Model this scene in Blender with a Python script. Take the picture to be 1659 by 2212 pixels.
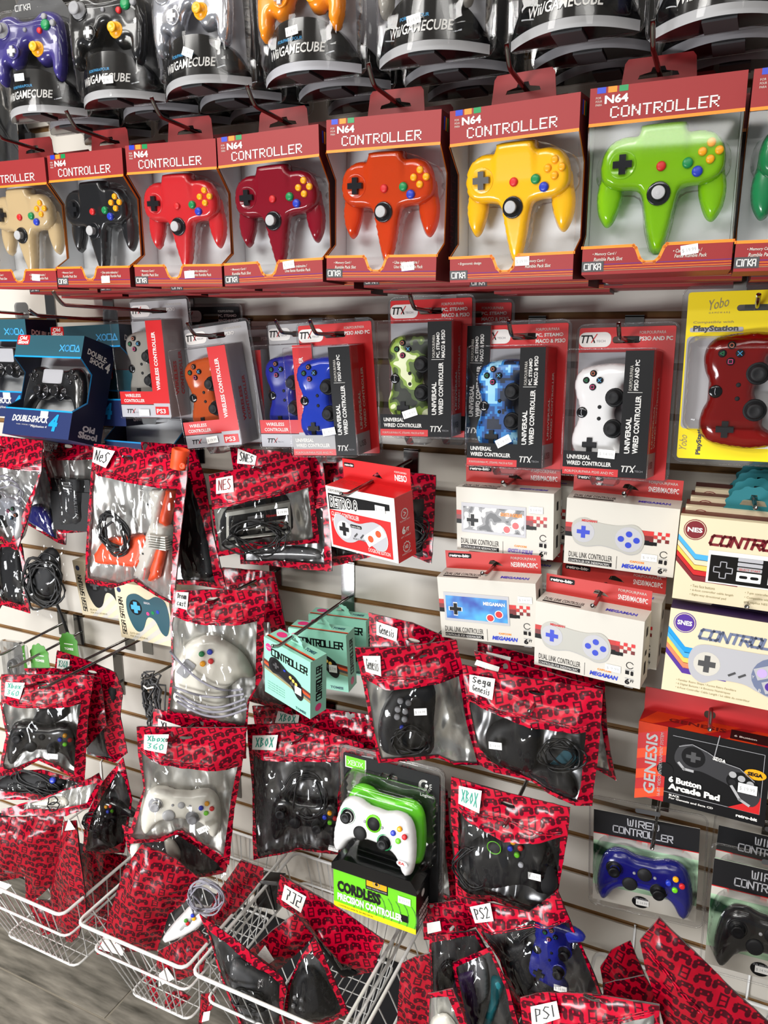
import bpy, math, random
import numpy as np
from math import sin, cos, pi, radians, atan2, hypot, sqrt, floor
from mathutils import Vector, Matrix, Euler, noise
from mathutils.geometry import delaunay_2d_cdt

for o in list(bpy.data.objects):
    bpy.data.objects.remove(o)
SC = bpy.context.scene
COL = SC.collection

# ------------------------------------------------------------------ camera
H_EYE, D_EYE = 1.50, 1.2274
YAW, PITCH, ROLL, FPX = radians(24.689), radians(13.098), radians(0.251), 1610.0
_r = Vector((cos(YAW), sin(YAW), 0)); _f = Vector((-sin(YAW), cos(YAW), 0)); _u = Vector((0, 0, 1))
_f2 = _f*cos(PITCH) - _u*sin(PITCH); _u2 = _u*cos(PITCH) + _f*sin(PITCH)
_r3 = _r*cos(ROLL) + _u2*sin(ROLL); _u3 = _u2*cos(ROLL) - _r*sin(ROLL)
cam = bpy.data.cameras.new('camera')
cam.sensor_fit = 'VERTICAL'; cam.sensor_height = 36.0; cam.lens = FPX*36.0/2212.0; cam.clip_start = 0.02
co = bpy.data.objects.new('camera', cam); COL.objects.link(co)
mw = Matrix.Identity(4)
for i in range(3):
    mw[i][0] = _r3[i]; mw[i][1] = _u3[i]; mw[i][2] = -_f2[i]
mw[0][3], mw[1][3], mw[2][3] = 0.0, -D_EYE, H_EYE
co.matrix_world = mw
SC.camera = co

# ------------------------------------------------------------------ light
SC.view_settings.view_transform = 'Standard'
SC.view_settings.look = 'None'
SC.view_settings.gamma = 1.0
SC.view_settings.exposure = EXPOSURE = 0.2
SC.view_settings.use_curve_mapping = False
SC.cycles.transparent_max_bounces = 24
SC.cycles.max_bounces = 8
SC.cycles.use_denoising = True
W = bpy.data.worlds.new('room_light'); SC.world = W; W.use_nodes = True
W.node_tree.nodes['Background'].inputs[0].default_value = (0.93, 0.97, 1.0, 1)
W.node_tree.nodes['Background'].inputs[1].default_value = 0.17

def area(name, loc, sx, sy, power, rot=(0, 0, 0), col=(1, 0.98, 0.94)):
    l = bpy.data.lights.new(name, 'AREA'); l.shape = 'RECTANGLE'; l.size = sx; l.size_y = sy
    l.energy = power; l.color = col
    o = bpy.data.objects.new(name, l); COL.objects.link(o); o.location = loc; o.rotation_euler = rot
    return o
# fluorescent troffers in the shop ceiling, in rows along the aisle
area('ceiling_tube_light', (-1.3, -0.8, 2.72), 1.2, 0.14, 6)
area('ceiling_tube_light', (0.5, -0.8, 2.72), 1.2, 0.14, 4)
area('ceiling_tube_light', (-1.4, -1.7, 2.72), 1.2, 0.3, 18)
area('ceiling_tube_light', (0.6, -1.7, 2.72), 1.2, 0.3, 8)
area('ceiling_tube_light', (-1.6, -2.9, 2.72), 1.4, 0.4, 62)
area('ceiling_tube_light', (0.4, -2.9, 2.72), 1.4, 0.4, 12)
area('ceiling_tube_light', (-0.9, -4.2, 2.72), 2.6, 0.4, 70)
# added unseen soft fill, low on the viewer's left and aimed up at the wall
area('added_low_fill', (-1.75, -2.7, 0.34), 1.7, 0.5, 64, (radians(114), 0, radians(-14)), (0.97, 0.98, 1.0))

# ------------------------------------------------------------------ materials
def lin(c):
    return tuple(((v/255)/12.92 if v/255 <= 0.04045 else ((v/255+0.055)/1.055)**2.4) for v in c)
MATS = {}
def bs(nt):
    return nt.nodes['Principled BSDF']
def mat(name, rgb, rough=0.5, metal=0.0, coat=0.0, spec=0.5):
    m = bpy.data.materials.new(name); m.use_nodes = True
    b = bs(m.node_tree); b.inputs['Base Color'].default_value = (*lin(rgb), 1)
    b.inputs['Roughness'].default_value = rough; b.inputs['Metallic'].default_value = metal
    b.inputs['Coat Weight'].default_value = coat; b.inputs['Coat Roughness'].default_value = 0.06
    b.inputs['Specular IOR Level'].default_value = spec
    MATS[name] = m
    return m
def add_noise_colour(m, a, b, scale, detail=3.0, coords='Object', stretch=(1, 1, 1), lo=0.35, hi=0.65):
    nt = m.node_tree; N = nt.nodes; L = nt.links
    tc = N.new('ShaderNodeTexCoord'); mp = N.new('ShaderNodeMapping'); mp.inputs['Scale'].default_value = stretch
    no = N.new('ShaderNodeTexNoise'); no.inputs['Scale'].default_value = scale; no.inputs['Detail'].default_value = detail
    rp = N.new('ShaderNodeValToRGB'); rp.color_ramp.elements[0].position = lo; rp.color_ramp.elements[1].position = hi
    rp.color_ramp.elements[0].color = (*lin(a), 1); rp.color_ramp.elements[1].color = (*lin(b), 1)
    L.new(tc.outputs[coords], mp.inputs[0]); L.new(mp.outputs[0], no.inputs['Vector'])
    L.new(no.outputs[0], rp.inputs[0]); L.new(rp.outputs[0], bs(nt).inputs['Base Color'])
    return rp, no, mp
def crumple(nt, strength=0.5, s1=22.0, s2=60.0, dist=0.004):
    """crinkled plastic: sharp ridged folds plus soft dents, as a bump"""
    N = nt.nodes; L = nt.links
    tc = N.new('ShaderNodeTexCoord'); inf = N.new('ShaderNodeObjectInfo')
    va = N.new('ShaderNodeVectorMath'); va.operation = 'ADD'; L.new(tc.outputs['Object'], va.inputs[0]); L.new(inf.outputs['Location'], va.inputs[1])
    mp = N.new('ShaderNodeMapping'); mp.inputs['Scale'].default_value = (1.5, 1.0, 0.6); mp.inputs['Rotation'].default_value = (0, 0.35, 0)
    L.new(va.outputs[0], mp.inputs[0])
    n1 = N.new('ShaderNodeTexNoise'); n1.noise_type = 'RIDGED_MULTIFRACTAL'; n1.inputs['Scale'].default_value = s1; n1.inputs['Detail'].default_value = 1.2; n1.inputs['Distortion'].default_value = 0.5
    n2 = N.new('ShaderNodeTexNoise'); n2.inputs['Scale'].default_value = s2*.4; n2.inputs['Detail'].default_value = 1
    L.new(mp.outputs[0], n1.inputs['Vector']); L.new(mp.outputs[0], n2.inputs['Vector'])
    a = N.new('ShaderNodeMath'); a.operation = 'MULTIPLY_ADD'; a.inputs[1].default_value = 0.35
    L.new(n1.outputs[0], a.inputs[0]); L.new(n2.outputs[0], a.inputs[2])
    b = N.new('ShaderNodeBump'); b.inputs['Strength'].default_value = strength; b.inputs['Distance'].default_value = dist
    L.new(a.outputs[0], b.inputs['Height'])
    return b
def film(name, tint=(1, 1, 1), base=0.04, rough=0.04, bump=0.0, haze=0.0, k=0.9):
    m = bpy.data.materials.new(name); m.use_nodes = True; nt = m.node_tree; N = nt.nodes; L = nt.links
    N.remove(bs(nt)); out = N['Material Output']
    tr = N.new('ShaderNodeBsdfTransparent'); tr.inputs[0].default_value = (*tint, 1)
    gl = N.new('ShaderNodeBsdfGlossy'); gl.inputs['Roughness'].default_value = rough
    fr = N.new('ShaderNodeFresnel'); fr.inputs[0].default_value = 1.5
    ad = N.new('ShaderNodeMath'); ad.operation = 'MULTIPLY_ADD'; ad.inputs[1].default_value = k; ad.inputs[2].default_value = base
    ad.use_clamp = True
    mx = N.new('ShaderNodeMixShader')
    L.new(fr.outputs[0], ad.inputs[0]); L.new(ad.outputs[0], mx.inputs[0])
    L.new(tr.outputs[0], mx.inputs[1]); L.new(gl.outputs[0], mx.inputs[2])
    res = mx
    if bump:
        b = crumple(nt, bump, 22, 60, .03 if bump > .5 else .003); L.new(b.outputs[0], gl.inputs['Normal'])
    if haze:
        df = N.new('ShaderNodeBsdfDiffuse'); df.inputs[0].default_value = (0.8, 0.8, 0.8, 1)
        m2 = N.new('ShaderNodeMixShader'); m2.inputs[0].default_value = haze
        L.new(mx.outputs[0], m2.inputs[1]); L.new(df.outputs[0], m2.inputs[2]); res = m2
    L.new(res.outputs[0], out.inputs[0]); MATS[name] = m
    return m
def tinted(name, rgb, see=0.4, rough=0.12):
    """see-through coloured plastic shell"""
    m = mat(name, rgb, rough, 0, 0.6); nt = m.node_tree; N = nt.nodes; L = nt.links
    tr = N.new('ShaderNodeBsdfTransparent'); tr.inputs[0].default_value = (*[min(1, v*1.15+0.02) for v in lin(rgb)], 1)
    mx = N.new('ShaderNodeMixShader'); mx.inputs[0].default_value = see
    L.new(bs(nt).outputs[0], mx.inputs[1]); L.new(tr.outputs[0], mx.inputs[2]); L.new(mx.outputs[0], N['Material Output'].inputs[0])
    return m

class E:
    """tiny expression builder over math nodes"""
    nt = None
    def __init__(s, sock): s.s = sock
    @staticmethod
    def op(o, *a, clamp=False):
        n = E.nt.nodes.new('ShaderNodeMath'); n.operation = o; n.use_clamp = clamp
        for i, v in enumerate(a):
            if isinstance(v, E): E.nt.links.new(v.s, n.inputs[i])
            else: n.inputs[i].default_value = v
        return E(n.outputs[0])
    def __add__(s, o): return E.op('ADD', s, o)
    def __sub__(s, o): return E.op('SUBTRACT', s, o)
    def __mul__(s, o): return E.op('MULTIPLY', s, o)
    def fl(s): return E.op('FLOOR', s)
    def ab(s): return E.op('ABSOLUTE', s)
    def mn(s, o): return E.op('MINIMUM', s, o)
    def mx(s, o): return E.op('MAXIMUM', s, o)
def hyp(a, b): return E.op('SQRT', a*a + b*b)
def soft(d, k=2.2): return E.op('SUBTRACT', 0.5, d*k, clamp=True)

def bag_print(name, red, dark, rough=0.2, ang=17):
    """red pouch film printed all over with rows of little gamepad and handheld icons (uv in mm)"""
    m = mat(name, red, rough, 0.0, 0.12, .35); nt = m.node_tree; N = nt.nodes; L = nt.links; E.nt = nt
    uv = N.new('ShaderNodeUVMap'); sp = N.new('ShaderNodeSeparateXYZ'); L.new(uv.outputs[0], sp.inputs[0])
    u, v = E(sp.outputs[0]), E(sp.outputs[1]); c, s = cos(radians(ang)), sin(radians(ang))
    a = u*c + v*s; b = v*c - u*s
    r = (b*(1/16.0)).fl(); y = (b - r*16.0 - 8.0)*(1/1.72)
    aa = a + r*7.3; ce = (aa*(1/24.0)).fl(); x = ((aa - ce*24.0 - 12.0)*(1/1.72)).ab()
    k = E.op('FLOORED_MODULO', ce + r*2.0, 5.0)
    isds = E.op('LESS_THAN', k, 1.0)
    pad = (x - 4.6).mx((y - 1.1).ab() - 2.2).mn(hyp(x - 4.6, y - .4) - 1.9).mn(hyp(x - 4.5, y + 1.9) - 2.1)
    eye = (hyp(x - 2.7, y - 1.0) - 0.75)
    pm = soft(pad)*soft(eye*(-1.0))
    box = (x - 3.6).mx(y.ab() - 4.6)
    fr = soft((box + 0.75).ab() - 0.75)
    bar = soft((y.ab() - 0.55).mx(x - 3.4))
    dm = fr.mx(bar)
    mask = dm*isds + pm*(E.op('SUBTRACT', 1.0, isds))
    mx = N.new('ShaderNodeMix'); mx.data_type = 'RGBA'
    mx.inputs[6].default_value = (*lin(red), 1); mx.inputs[7].default_value = (*lin(dark), 1)
    L.new(mask.s, mx.inputs[0]); L.new(mx.outputs[2], bs(nt).inputs['Base Color'])
    bp = crumple(nt, 0.6, 18, 50, 0.01); L.new(bp.outputs[0], bs(nt).inputs['Normal']); L.new(bp.outputs[0], bs(nt).inputs['Coat Normal'])
    return m

for n, rgb, ro in [
    ('white', (230, 228, 224), .5), ('offwhite', (204, 200, 191), .5), ('cream', (224, 210, 178), .5), ('grey', (150, 150, 154), .5),
    ('lightgrey', (180, 180, 186), .45), ('darkgrey', (70, 70, 72), .45), ('black', (16, 16, 18), .4), ('softblack', (30, 30, 32), .5),
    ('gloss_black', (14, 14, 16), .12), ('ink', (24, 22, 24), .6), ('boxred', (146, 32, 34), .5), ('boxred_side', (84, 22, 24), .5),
    ('orange', (246, 140, 36), .45), ('blue', (38, 62, 190), .3), ('green', (20, 138, 78), .3), ('red', (206, 30, 34), .4), ('yellow', (246, 190, 20), .3),
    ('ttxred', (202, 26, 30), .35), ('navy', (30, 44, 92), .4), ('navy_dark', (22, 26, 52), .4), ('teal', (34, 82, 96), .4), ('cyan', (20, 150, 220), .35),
    ('yobo_yellow', (250, 226, 12), .4), ('maroon', (120, 16, 30), .4), ('darkred', (110, 14, 18), .4), ('rbred', (186, 44, 40), .5), ('mint', (148, 212, 190), .5),
    ('pink', (232, 60, 130), .4), ('purple', (84, 50, 150), .3), ('lilac', (196, 170, 236), .3), ('gen_orange', (240, 70, 20), .45), ('gen_red', (190, 24, 28), .45),
    ('limegreen', (110, 206, 30), .35), ('leafgreen', (72, 140, 48), .4), ('tealcard', (20, 110, 120), .5), ('plum', (50, 28, 72), .5), ('paper', (240, 240, 236), .7),
    ('sticker', (244, 244, 242), .6), ('ghost', (170, 170, 172), .6), ('skyblue', (70, 170, 230), .4), ('sun', (250, 200, 90), .5), ('salmon', (236, 130, 90), .5), ('palepad', (176, 175, 168), .4),
    ('grey_plastic', (198, 196, 188), .55), ('charcoal', (44, 44, 48), .4), ('zap_orange', (236, 78, 30), .4), ('bluegrey', (110, 120, 150), .4), ('brown', (96, 34, 22), .5), ('olive', (150, 140, 100), .5),
    ('penblack', (20, 20, 24), .6), ('pengreen', (40, 150, 130), .6), ('penred', (150, 40, 50), .6), ('cable_black', (22, 22, 24), .5), ('cable_grey', (138, 136, 148), .5),
    ('gold', (190, 160, 110), .3), ('silver_btn', (186, 186, 188), .3), ('amber', (250, 170, 20), .25), ('skin', (220, 130, 60), .5), ('inner', (222, 224, 226), .35), ('inner_dark', (120, 122, 128), .4),
]:
    mat(n, rgb, ro, spec=.2 if n in ('black', 'softblack', 'ink', 'navy_dark') else .5)
for n, rgb in [('p_indigo', (58, 50, 122)), ('p_black', (24, 24, 26)), ('p_orange', (244, 140, 20)), ('p_red', (196, 34, 40)), ('p_yellow', (246, 186, 16)),
               ('p_gold', (188, 164, 124)), ('p_green', (20, 120, 70)), ('p_white', (232, 232, 232)), ('p_blue', (20, 24, 112)), ('p_blue_soft', (30, 38, 136)), ('p_pale', (236, 232, 220)), ('p_grey', (96, 96, 98)), ('p_limesolid', (96, 200, 30))]:
    mat(n, rgb, .22, 0, .5)
mat('p_silver', (206, 208, 216), .16, .75, .5); mat('p_chromeblack', (60, 60, 64), .1, .8, .5); mat('chrome', (160, 160, 160), .14, 1.0); mat('steel', (150, 148, 146), .3, .9)
mat('hook_dark', (140, 138, 136), .16, 1.0); mat('white_wire', (232, 232, 230), .3, 0, .3)
tinted('t_lime', (150, 214, 20), .32); tinted('t_orange', (226, 74, 20), .35); tinted('t_wine', (150, 16, 40), .3); tinted('t_clear', (176, 172, 164), .45); tinted('t_amber', (206, 92, 40), .3)
tinted('t_blue', (40, 70, 200), .3); tinted('t_red', (136, 16, 12), .3)
def camo(name, cols, scale, pix=0):
    m = mat(name, cols[0], .35); nt = m.node_tree; rp, no, mp = add_noise_colour(m, cols[0], cols[1], scale, 1.0)
    if pix:
        sn = nt.nodes.new('ShaderNodeVectorMath'); sn.operation = 'SNAP'; sn.inputs[1].default_value = (pix, pix, pix)
        nt.links.new(mp.outputs[0], sn.inputs[0]); nt.links.new(sn.outputs[0], no.inputs['Vector'])
    cr = rp.color_ramp; cr.interpolation = 'CONSTANT'
    cr.elements[0].position = 0; cr.elements[1].position = .44
    for p, c in zip((.52, .6), cols[2:]):
        e = cr.elements.new(p); e.color = (*lin(c), 1)
camo('camo_green', [(44, 48, 40), (78, 96, 50), (140, 170, 70), (226, 232, 190)], 34)
camo('camo_blue', [(24, 34, 54), (30, 76, 140), (50, 130, 200), (150, 210, 240)], 40, .0042)
camo('art_grey', [(40, 40, 42), (110, 110, 112), (180, 180, 180), (236, 236, 234)], 60)
film('film', base=0.0, k=.5); film('film_bag', base=0.008, rough=0.05, bump=1.0); film('film_thick', (0.95, 0.96, 0.97), .04, .05, .1, .02); film('film_shell', (0.985, 0.985, 0.99), .0, .03, k=.55)
bag_print('bag_red', (190, 4, 44), (74, 2, 20)); bag_print('bag_red_back', (160, 4, 32), (62, 2, 16), .25, -14)
ms = mat('bag_silver', (206, 206, 202), .25, .68); _b = crumple(ms.node_tree, 1.0, 20, 50, .022); ms.node_tree.links.new(_b.outputs[0], bs(ms.node_tree).inputs['Normal'])
ms = mat('bag_silver_shade', (104, 104, 105), .25, .6); _b = crumple(ms.node_tree, 1.0, 20, 50, .022); ms.node_tree.links.new(_b.outputs[0], bs(ms.node_tree).inputs['Normal'])  # silver lining coloured darker, in place of mirroring the dark contents
m = mat('slat_white', (206, 200, 190), .45); add_noise_colour(m, (196, 190, 180), (210, 205, 196), 3, 4)
m = mat('groove_mdf', (122, 88, 46), .7); add_noise_colour(m, (104, 74, 38), (140, 102, 56), 14, 3)
m = mat('floor_tile', (120, 116, 108), .6, spec=.25); add_noise_colour(m, (76, 73, 66), (162, 156, 145), 9, 9, stretch=(.9, 5, 1), lo=.3, hi=.72)
mat('grout', (150, 143, 130), .7)
m = mat('grad_blue', (40, 110, 200), .4); add_noise_colour(m, (24, 60, 160), (70, 170, 230), 30, 2)
m = mat('green_swirl', (60, 140, 80), .4); add_noise_colour(m, (8, 48, 24), (190, 226, 190), 11, 1, stretch=(1, 1, 3.5), lo=.4, hi=.56)

# ------------------------------------------------------------------ mesh building
class MB:
    def __init__(s): s.v = []; s.f = []; s.m = []; s.uv = None; s.slots = []; s.sm = []
    def mi(s, k):
        if k not in s.slots: s.slots.append(k)
        return s.slots.index(k)
    def add(s, vs, fs, k, smooth=False):
        b = len(s.v); s.v += [tuple(p) for p in vs]; i = s.mi(k)
        for f in fs: s.f.append(tuple(b+j for j in f)); s.m.append(i); s.sm.append(smooth)
        return s
    def quad(s, pts, k): return s.add(pts, [tuple(range(len(pts)))], k)
    def box(s, x0, x1, y0, y1, z0, z1, k):
        vs = [(x, y, z) for x in (x0, x1) for y in (y0, y1) for z in (z0, z1)]
        return s.add(vs, [(0, 1, 3, 2), (4, 6, 7, 5), (0, 4, 5, 1), (2, 3, 7, 6), (0, 2, 6, 4), (1, 5, 7, 3)], k)
    def prism(s, pts, y0, y1, k):
        n = len(pts); vs = [(x, y0, z) for x, z in pts] + [(x, y1, z) for x, z in pts]
        return s.add(vs, [tuple(range(n)), tuple(range(2*n-1, n-1, -1))] + [(i, (i+1) % n, n+(i+1) % n, n+i) for i in range(n)], k)
    def tube(s, path, r, k, n=8, closed=False):
        P = [Vector(p) for p in path]; vs = []; fs = []; up = Vector((0.13, 0.21, 0.97))
        for i, p in enumerate(P):
            a = P[(i-1) % len(P)] if (closed or i) else p; b = P[(i+1) % len(P)] if (closed or i < len(P)-1) else p
            t = (b-a).normalized(); u = t.cross(up)
            if u.length < 1e-3: u = t.cross(Vector((1, 0, 0)))
            u.normalize(); w = t.cross(u)
            for j in range(n): vs.append(p + (u*cos(2*pi*j/n) + w*sin(2*pi*j/n))*r)
        L = len(P)
        for i in range(L if closed else L-1):
            for j in range(n): fs.append((i*n+j, i*n+(j+1) % n, ((i+1) % L)*n+(j+1) % n, ((i+1) % L)*n+j))
        if not closed: fs += [tuple(range(n)), tuple(range((L-1)*n+n-1, (L-1)*n-1, -1))]
        return s.add(vs, fs, k, True)
    def lathe(s, cx, cz, prof, k, n=20, sx=1.0):
        """profile [(r, y)] turned about the y axis"""
        vs = []; fs = []
        for r, y in prof:
            for j in range(n): vs.append((cx + r*sx*cos(2*pi*j/n), y, cz + r*sin(2*pi*j/n)))
        for i in range(len(prof)-1):
            for j in range(n): fs.append((i*n+j, i*n+(j+1) % n, (i+1)*n+(j+1) % n, (i+1)*n+j))
        fs.append(tuple(range((len(prof)-1)*n, len(prof)*n)))
        return s.add(vs, fs, k, True)
    def mesh(s, name):
        me = bpy.data.meshes.new(name); me.from_pydata(s.v, [], s.f); me.update()
        for k in s.slots: me.materials.append(MATS[k])
        me.polygons.foreach_set('material_index', s.m); me.polygons.foreach_set('use_smooth', s.sm)
        if s.uv:
            ul = me.uv_layers.new(name='UVMap'); li = np.zeros(len(me.loops), dtype=np.int32); me.loops.foreach_get('vertex_index', li)
            ul.data.foreach_set('uv', np.array(s.uv, dtype=np.float32)[li].ravel())
        return me
    def build(s, name, parent=None):
        o = bpy.data.objects.new(name, s.mesh(name)); COL.objects.link(o)
        if parent: o.parent = parent
        return o

def tag(o, label=None, cat=None, group=None, kind=None):
    if label: o['label'] = label
    if cat: o['category'] = cat
    if group: o['group'] = group
    if kind: o['kind'] = kind
    return o
def pose(loc, rot=(0, 0, 0)):
    """loc plus (turn about z, lean about x, roll in its own plane) in degrees"""
    a, t, r = [radians(v) for v in rot]
    return Matrix.Translation(loc) @ Matrix.Rotation(a, 4, 'Z') @ Matrix.Rotation(t, 4, 'X') @ Matrix.Rotation(r, 4, 'Y')
def thing(name, label, cat, M, group=None):
    o = bpy.data.objects.new(name, None); o.empty_display_size = 0.02; COL.objects.link(o); o.matrix_world = M
    return tag(o, label, cat, group)
def copy_tree(o, parent=None):
    c = o.copy(); COL.objects.link(c)
    if parent: c.parent = parent
    for ch in o.children: copy_tree(ch, c)
    return c
def dup(o, M, label):
    c = copy_tree(o); c.matrix_world = M; c['label'] = label
    return c

# ------------------------------------------------------------------ lettering and flat artwork
_TX = {}
def text_mesh(s, bold=0.0):
    k = (s, bold)
    if k not in _TX:
        cu = bpy.data.curves.new('t', 'FONT'); cu.body = s; cu.size = 1.0; cu.resolution_u = 2; cu.offset = bold; cu.fill_mode = 'FRONT'
        ob = bpy.data.objects.new('t', cu); me = ob.to_mesh()
        vs = np.array([v.co[:2] for v in me.vertices]) if len(me.vertices) else np.zeros((1, 2)); fs = [tuple(p.vertices) for p in me.polygons]
        ob.to_mesh_clear(); bpy.data.objects.remove(ob); bpy.data.curves.remove(cu)
        lo, hi = vs.min(0), vs.max(0); _TX[k] = ((vs-lo)/np.maximum(hi-lo, 1e-6), fs)
    return _TX[k]
SQ = {'A': [[(0, 0), (0, .75), (.25, 1), (1, 1), (1, 0)], [(0, .42), (1, .42)]], 'B': [[(0, 0), (0, 1), (.9, 1), (.9, .55), (0, .55)], [(.9, .55), (1, .45), (1, 0), (0, 0)]], 'C': [[(1, 1), (.15, 1), (0, .85), (0, .15), (.15, 0), (1, 0)]],
 'D': [[(0, 0), (0, 1), (.8, 1), (1, .8), (1, .2), (.8, 0), (0, 0)]], 'E': [[(1, 1), (0, 1), (0, 0), (1, 0)], [(0, .5), (.9, .5)]], 'F': [[(1, 1), (0, 1), (0, 0)], [(0, .5), (.8, .5)]], 'G': [[(1, 1), (.1, 1), (0, .9), (0, 0), (1, 0), (1, .5), (.5, .5)]],
 'H': [[(0, 0), (0, 1)], [(1, 0), (1, 1)], [(0, .5), (1, .5)]], 'I': [[(.5, 0), (.5, 1)]], 'K': [[(0, 0), (0, 1)], [(1, 1), (.2, .5), (1, 0)]], 'L': [[(0, 1), (0, 0), (1, 0)]], 'M': [[(0, 0), (0, 1), (.5, .55), (1, 1), (1, 0)]], 'N': [[(0, 0), (0, 1), (1, 0), (1, 1)]],
 'O': [[(.15, 0), (0, .15), (0, .85), (.15, 1), (.85, 1), (1, .85), (1, .15), (.85, 0), (.15, 0)]], 'P': [[(0, 0), (0, 1), (1, 1), (1, .45), (0, .45)]], 'R': [[(0, 0), (0, 1), (1, 1), (1, .48), (0, .48)], [(.45, .48), (1, 0)]], 'S': [[(1, 1), (0, 1), (0, .5), (1, .5), (1, 0), (0, 0)]],
 'T': [[(0, 1), (1, 1)], [(.5, 1), (.5, 0)]], 'U': [[(0, 1), (0, 0), (1, 0), (1, 1)]], 'W': [[(0, 1), (.1, 0), (.5, .0), (.5, .8)], [(.5, 0), (.9, 0), (1, 1)]], 'X': [[(0, 0), (1, 1)], [(0, 1), (1, 0)]], '/': [[(.1, 0), (.9, 1)]], 'i': [[(.5, 0), (.5, .62)], [(.5, .85), (.5, 1)]], 'r': [[(0, 0), (0, 1), (.8, 1)]], ' ': []}
HW = {'N': [[(0, 0), (.1, 1), (.8, 0), (.9, 1)]], 'e': [[(.1, .35), (.8, .4), (.6, .65), (.2, .55), (.1, .15), (.5, 0), (.9, .15)]], 'S': [[(.9, .9), (.4, 1), (.1, .75), (.5, .5), (.8, .25), (.4, 0), (0, .1)]], 'E': [[(.9, 1), (.1, 1), (0, 0), (.9, 0)], [(.05, .5), (.7, .55)]],
 'D': [[(.1, 0), (.1, 1), (.8, .7), (.8, .2), (.1, 0)]], 'r': [[(.2, .6), (.25, 0)], [(.25, .4), (.5, .65), (.8, .6)]], 'a': [[(.8, .6), (.3, .6), (.1, .2), (.4, 0), (.8, .5), (.85, 0)]], 'm': [[(0, 0), (.05, .6), (.3, .6), (.4, 0)], [(.4, .5), (.7, .6), (.85, 0)]], 'c': [[(.8, .6), (.3, .6), (.1, .2), (.4, 0), (.85, .1)]],
 's': [[(.8, .6), (.3, .55), (.7, .25), (.5, 0), (.1, .05)]], 't': [[(.4, 1), (.4, .1), (.7, 0)], [(.1, .65), (.8, .7)]], 'G': [[(.9, .85), (.5, 1), (.1, .6), (.2, .1), (.7, 0), (.9, .4), (.5, .4)]], 'n': [[(.1, .6), (.15, 0)], [(.15, .4), (.5, .65), (.8, .5), (.85, 0)]], 'i': [[(.5, .6), (.5, 0)], [(.5, .8), (.5, .88)]],
 'X': [[(.1, 0), (.9, 1)], [(.1, 1), (.9, 0)]], 'b': [[(.15, 1), (.15, 0), (.7, .1), (.7, .5), (.15, .5)]], 'o': [[(.5, .6), (.15, .4), (.3, 0), (.8, .15), (.8, .5), (.5, .6)]], 'x': [[(.1, 0), (.9, .6)], [(.1, .6), (.9, 0)]], '3': [[(.1, 1), (.8, .9), (.4, .55), (.8, .3), (.4, 0), (.1, .1)]], '6': [[(.8, 1), (.2, .6), (.2, .1), (.7, 0), (.8, .35), (.25, .4)]],
 '0': [[(.5, 1), (.1, .6), (.3, 0), (.8, .2), (.8, .8), (.5, 1)]], 'B': [[(.15, 0), (.15, 1), (.7, .85), (.2, .55), (.8, .3), (.15, 0)]], 'O': [[(.5, .9), (.1, .5), (.4, .1), (.8, .4), (.5, .9)]], 'P': [[(.15, 0), (.15, 1), (.8, .85), (.7, .5), (.15, .45)]], '2': [[(.1, .8), (.5, 1), (.8, .7), (.1, 0), (.9, .05)]], '1': [[(.5, 1), (.45, 0)]], '8': [[(.8, .85), (.3, 1), (.2, .7), (.8, .3), (.4, 0), (.1, .3), (.8, .85)]], 'g': [[(.8, .6), (.3, .6), (.2, .2), (.7, .2), (.8, .6), (.75, -.35), (.2, -.3)]], ' ': [], 'Z': [[(.1, 1), (.8, .95), (.8, .5)], [(.5, .5), (.5, 0)]], 'J': [[(.2, 1), (.8, 1), (.8, 0), (.2, 0)]], 'V': [[(.1, 1), (.9, 1), (.9, .5), (.2, .5), (.2, 0), (.9, 0)]]}
PX = {'C': ' ###,#   #,#    ,#    ,#    ,#   #, ### ', 'O': ' ###,#   #,#   #,#   #,#   #,#   #, ###', 'N': '#   #,##  #,##  #,# # #,#  ##,#  ##,#   #', 'T': '#####,  #,  #,  #,  #,  #,  #', 'R': '####,#   #,#   #,####,# #,#  #,#   #', 'L': '#,#,#,#,#,#,#####', 'E': '#####,#,#,####,#,#,#####'}
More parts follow.
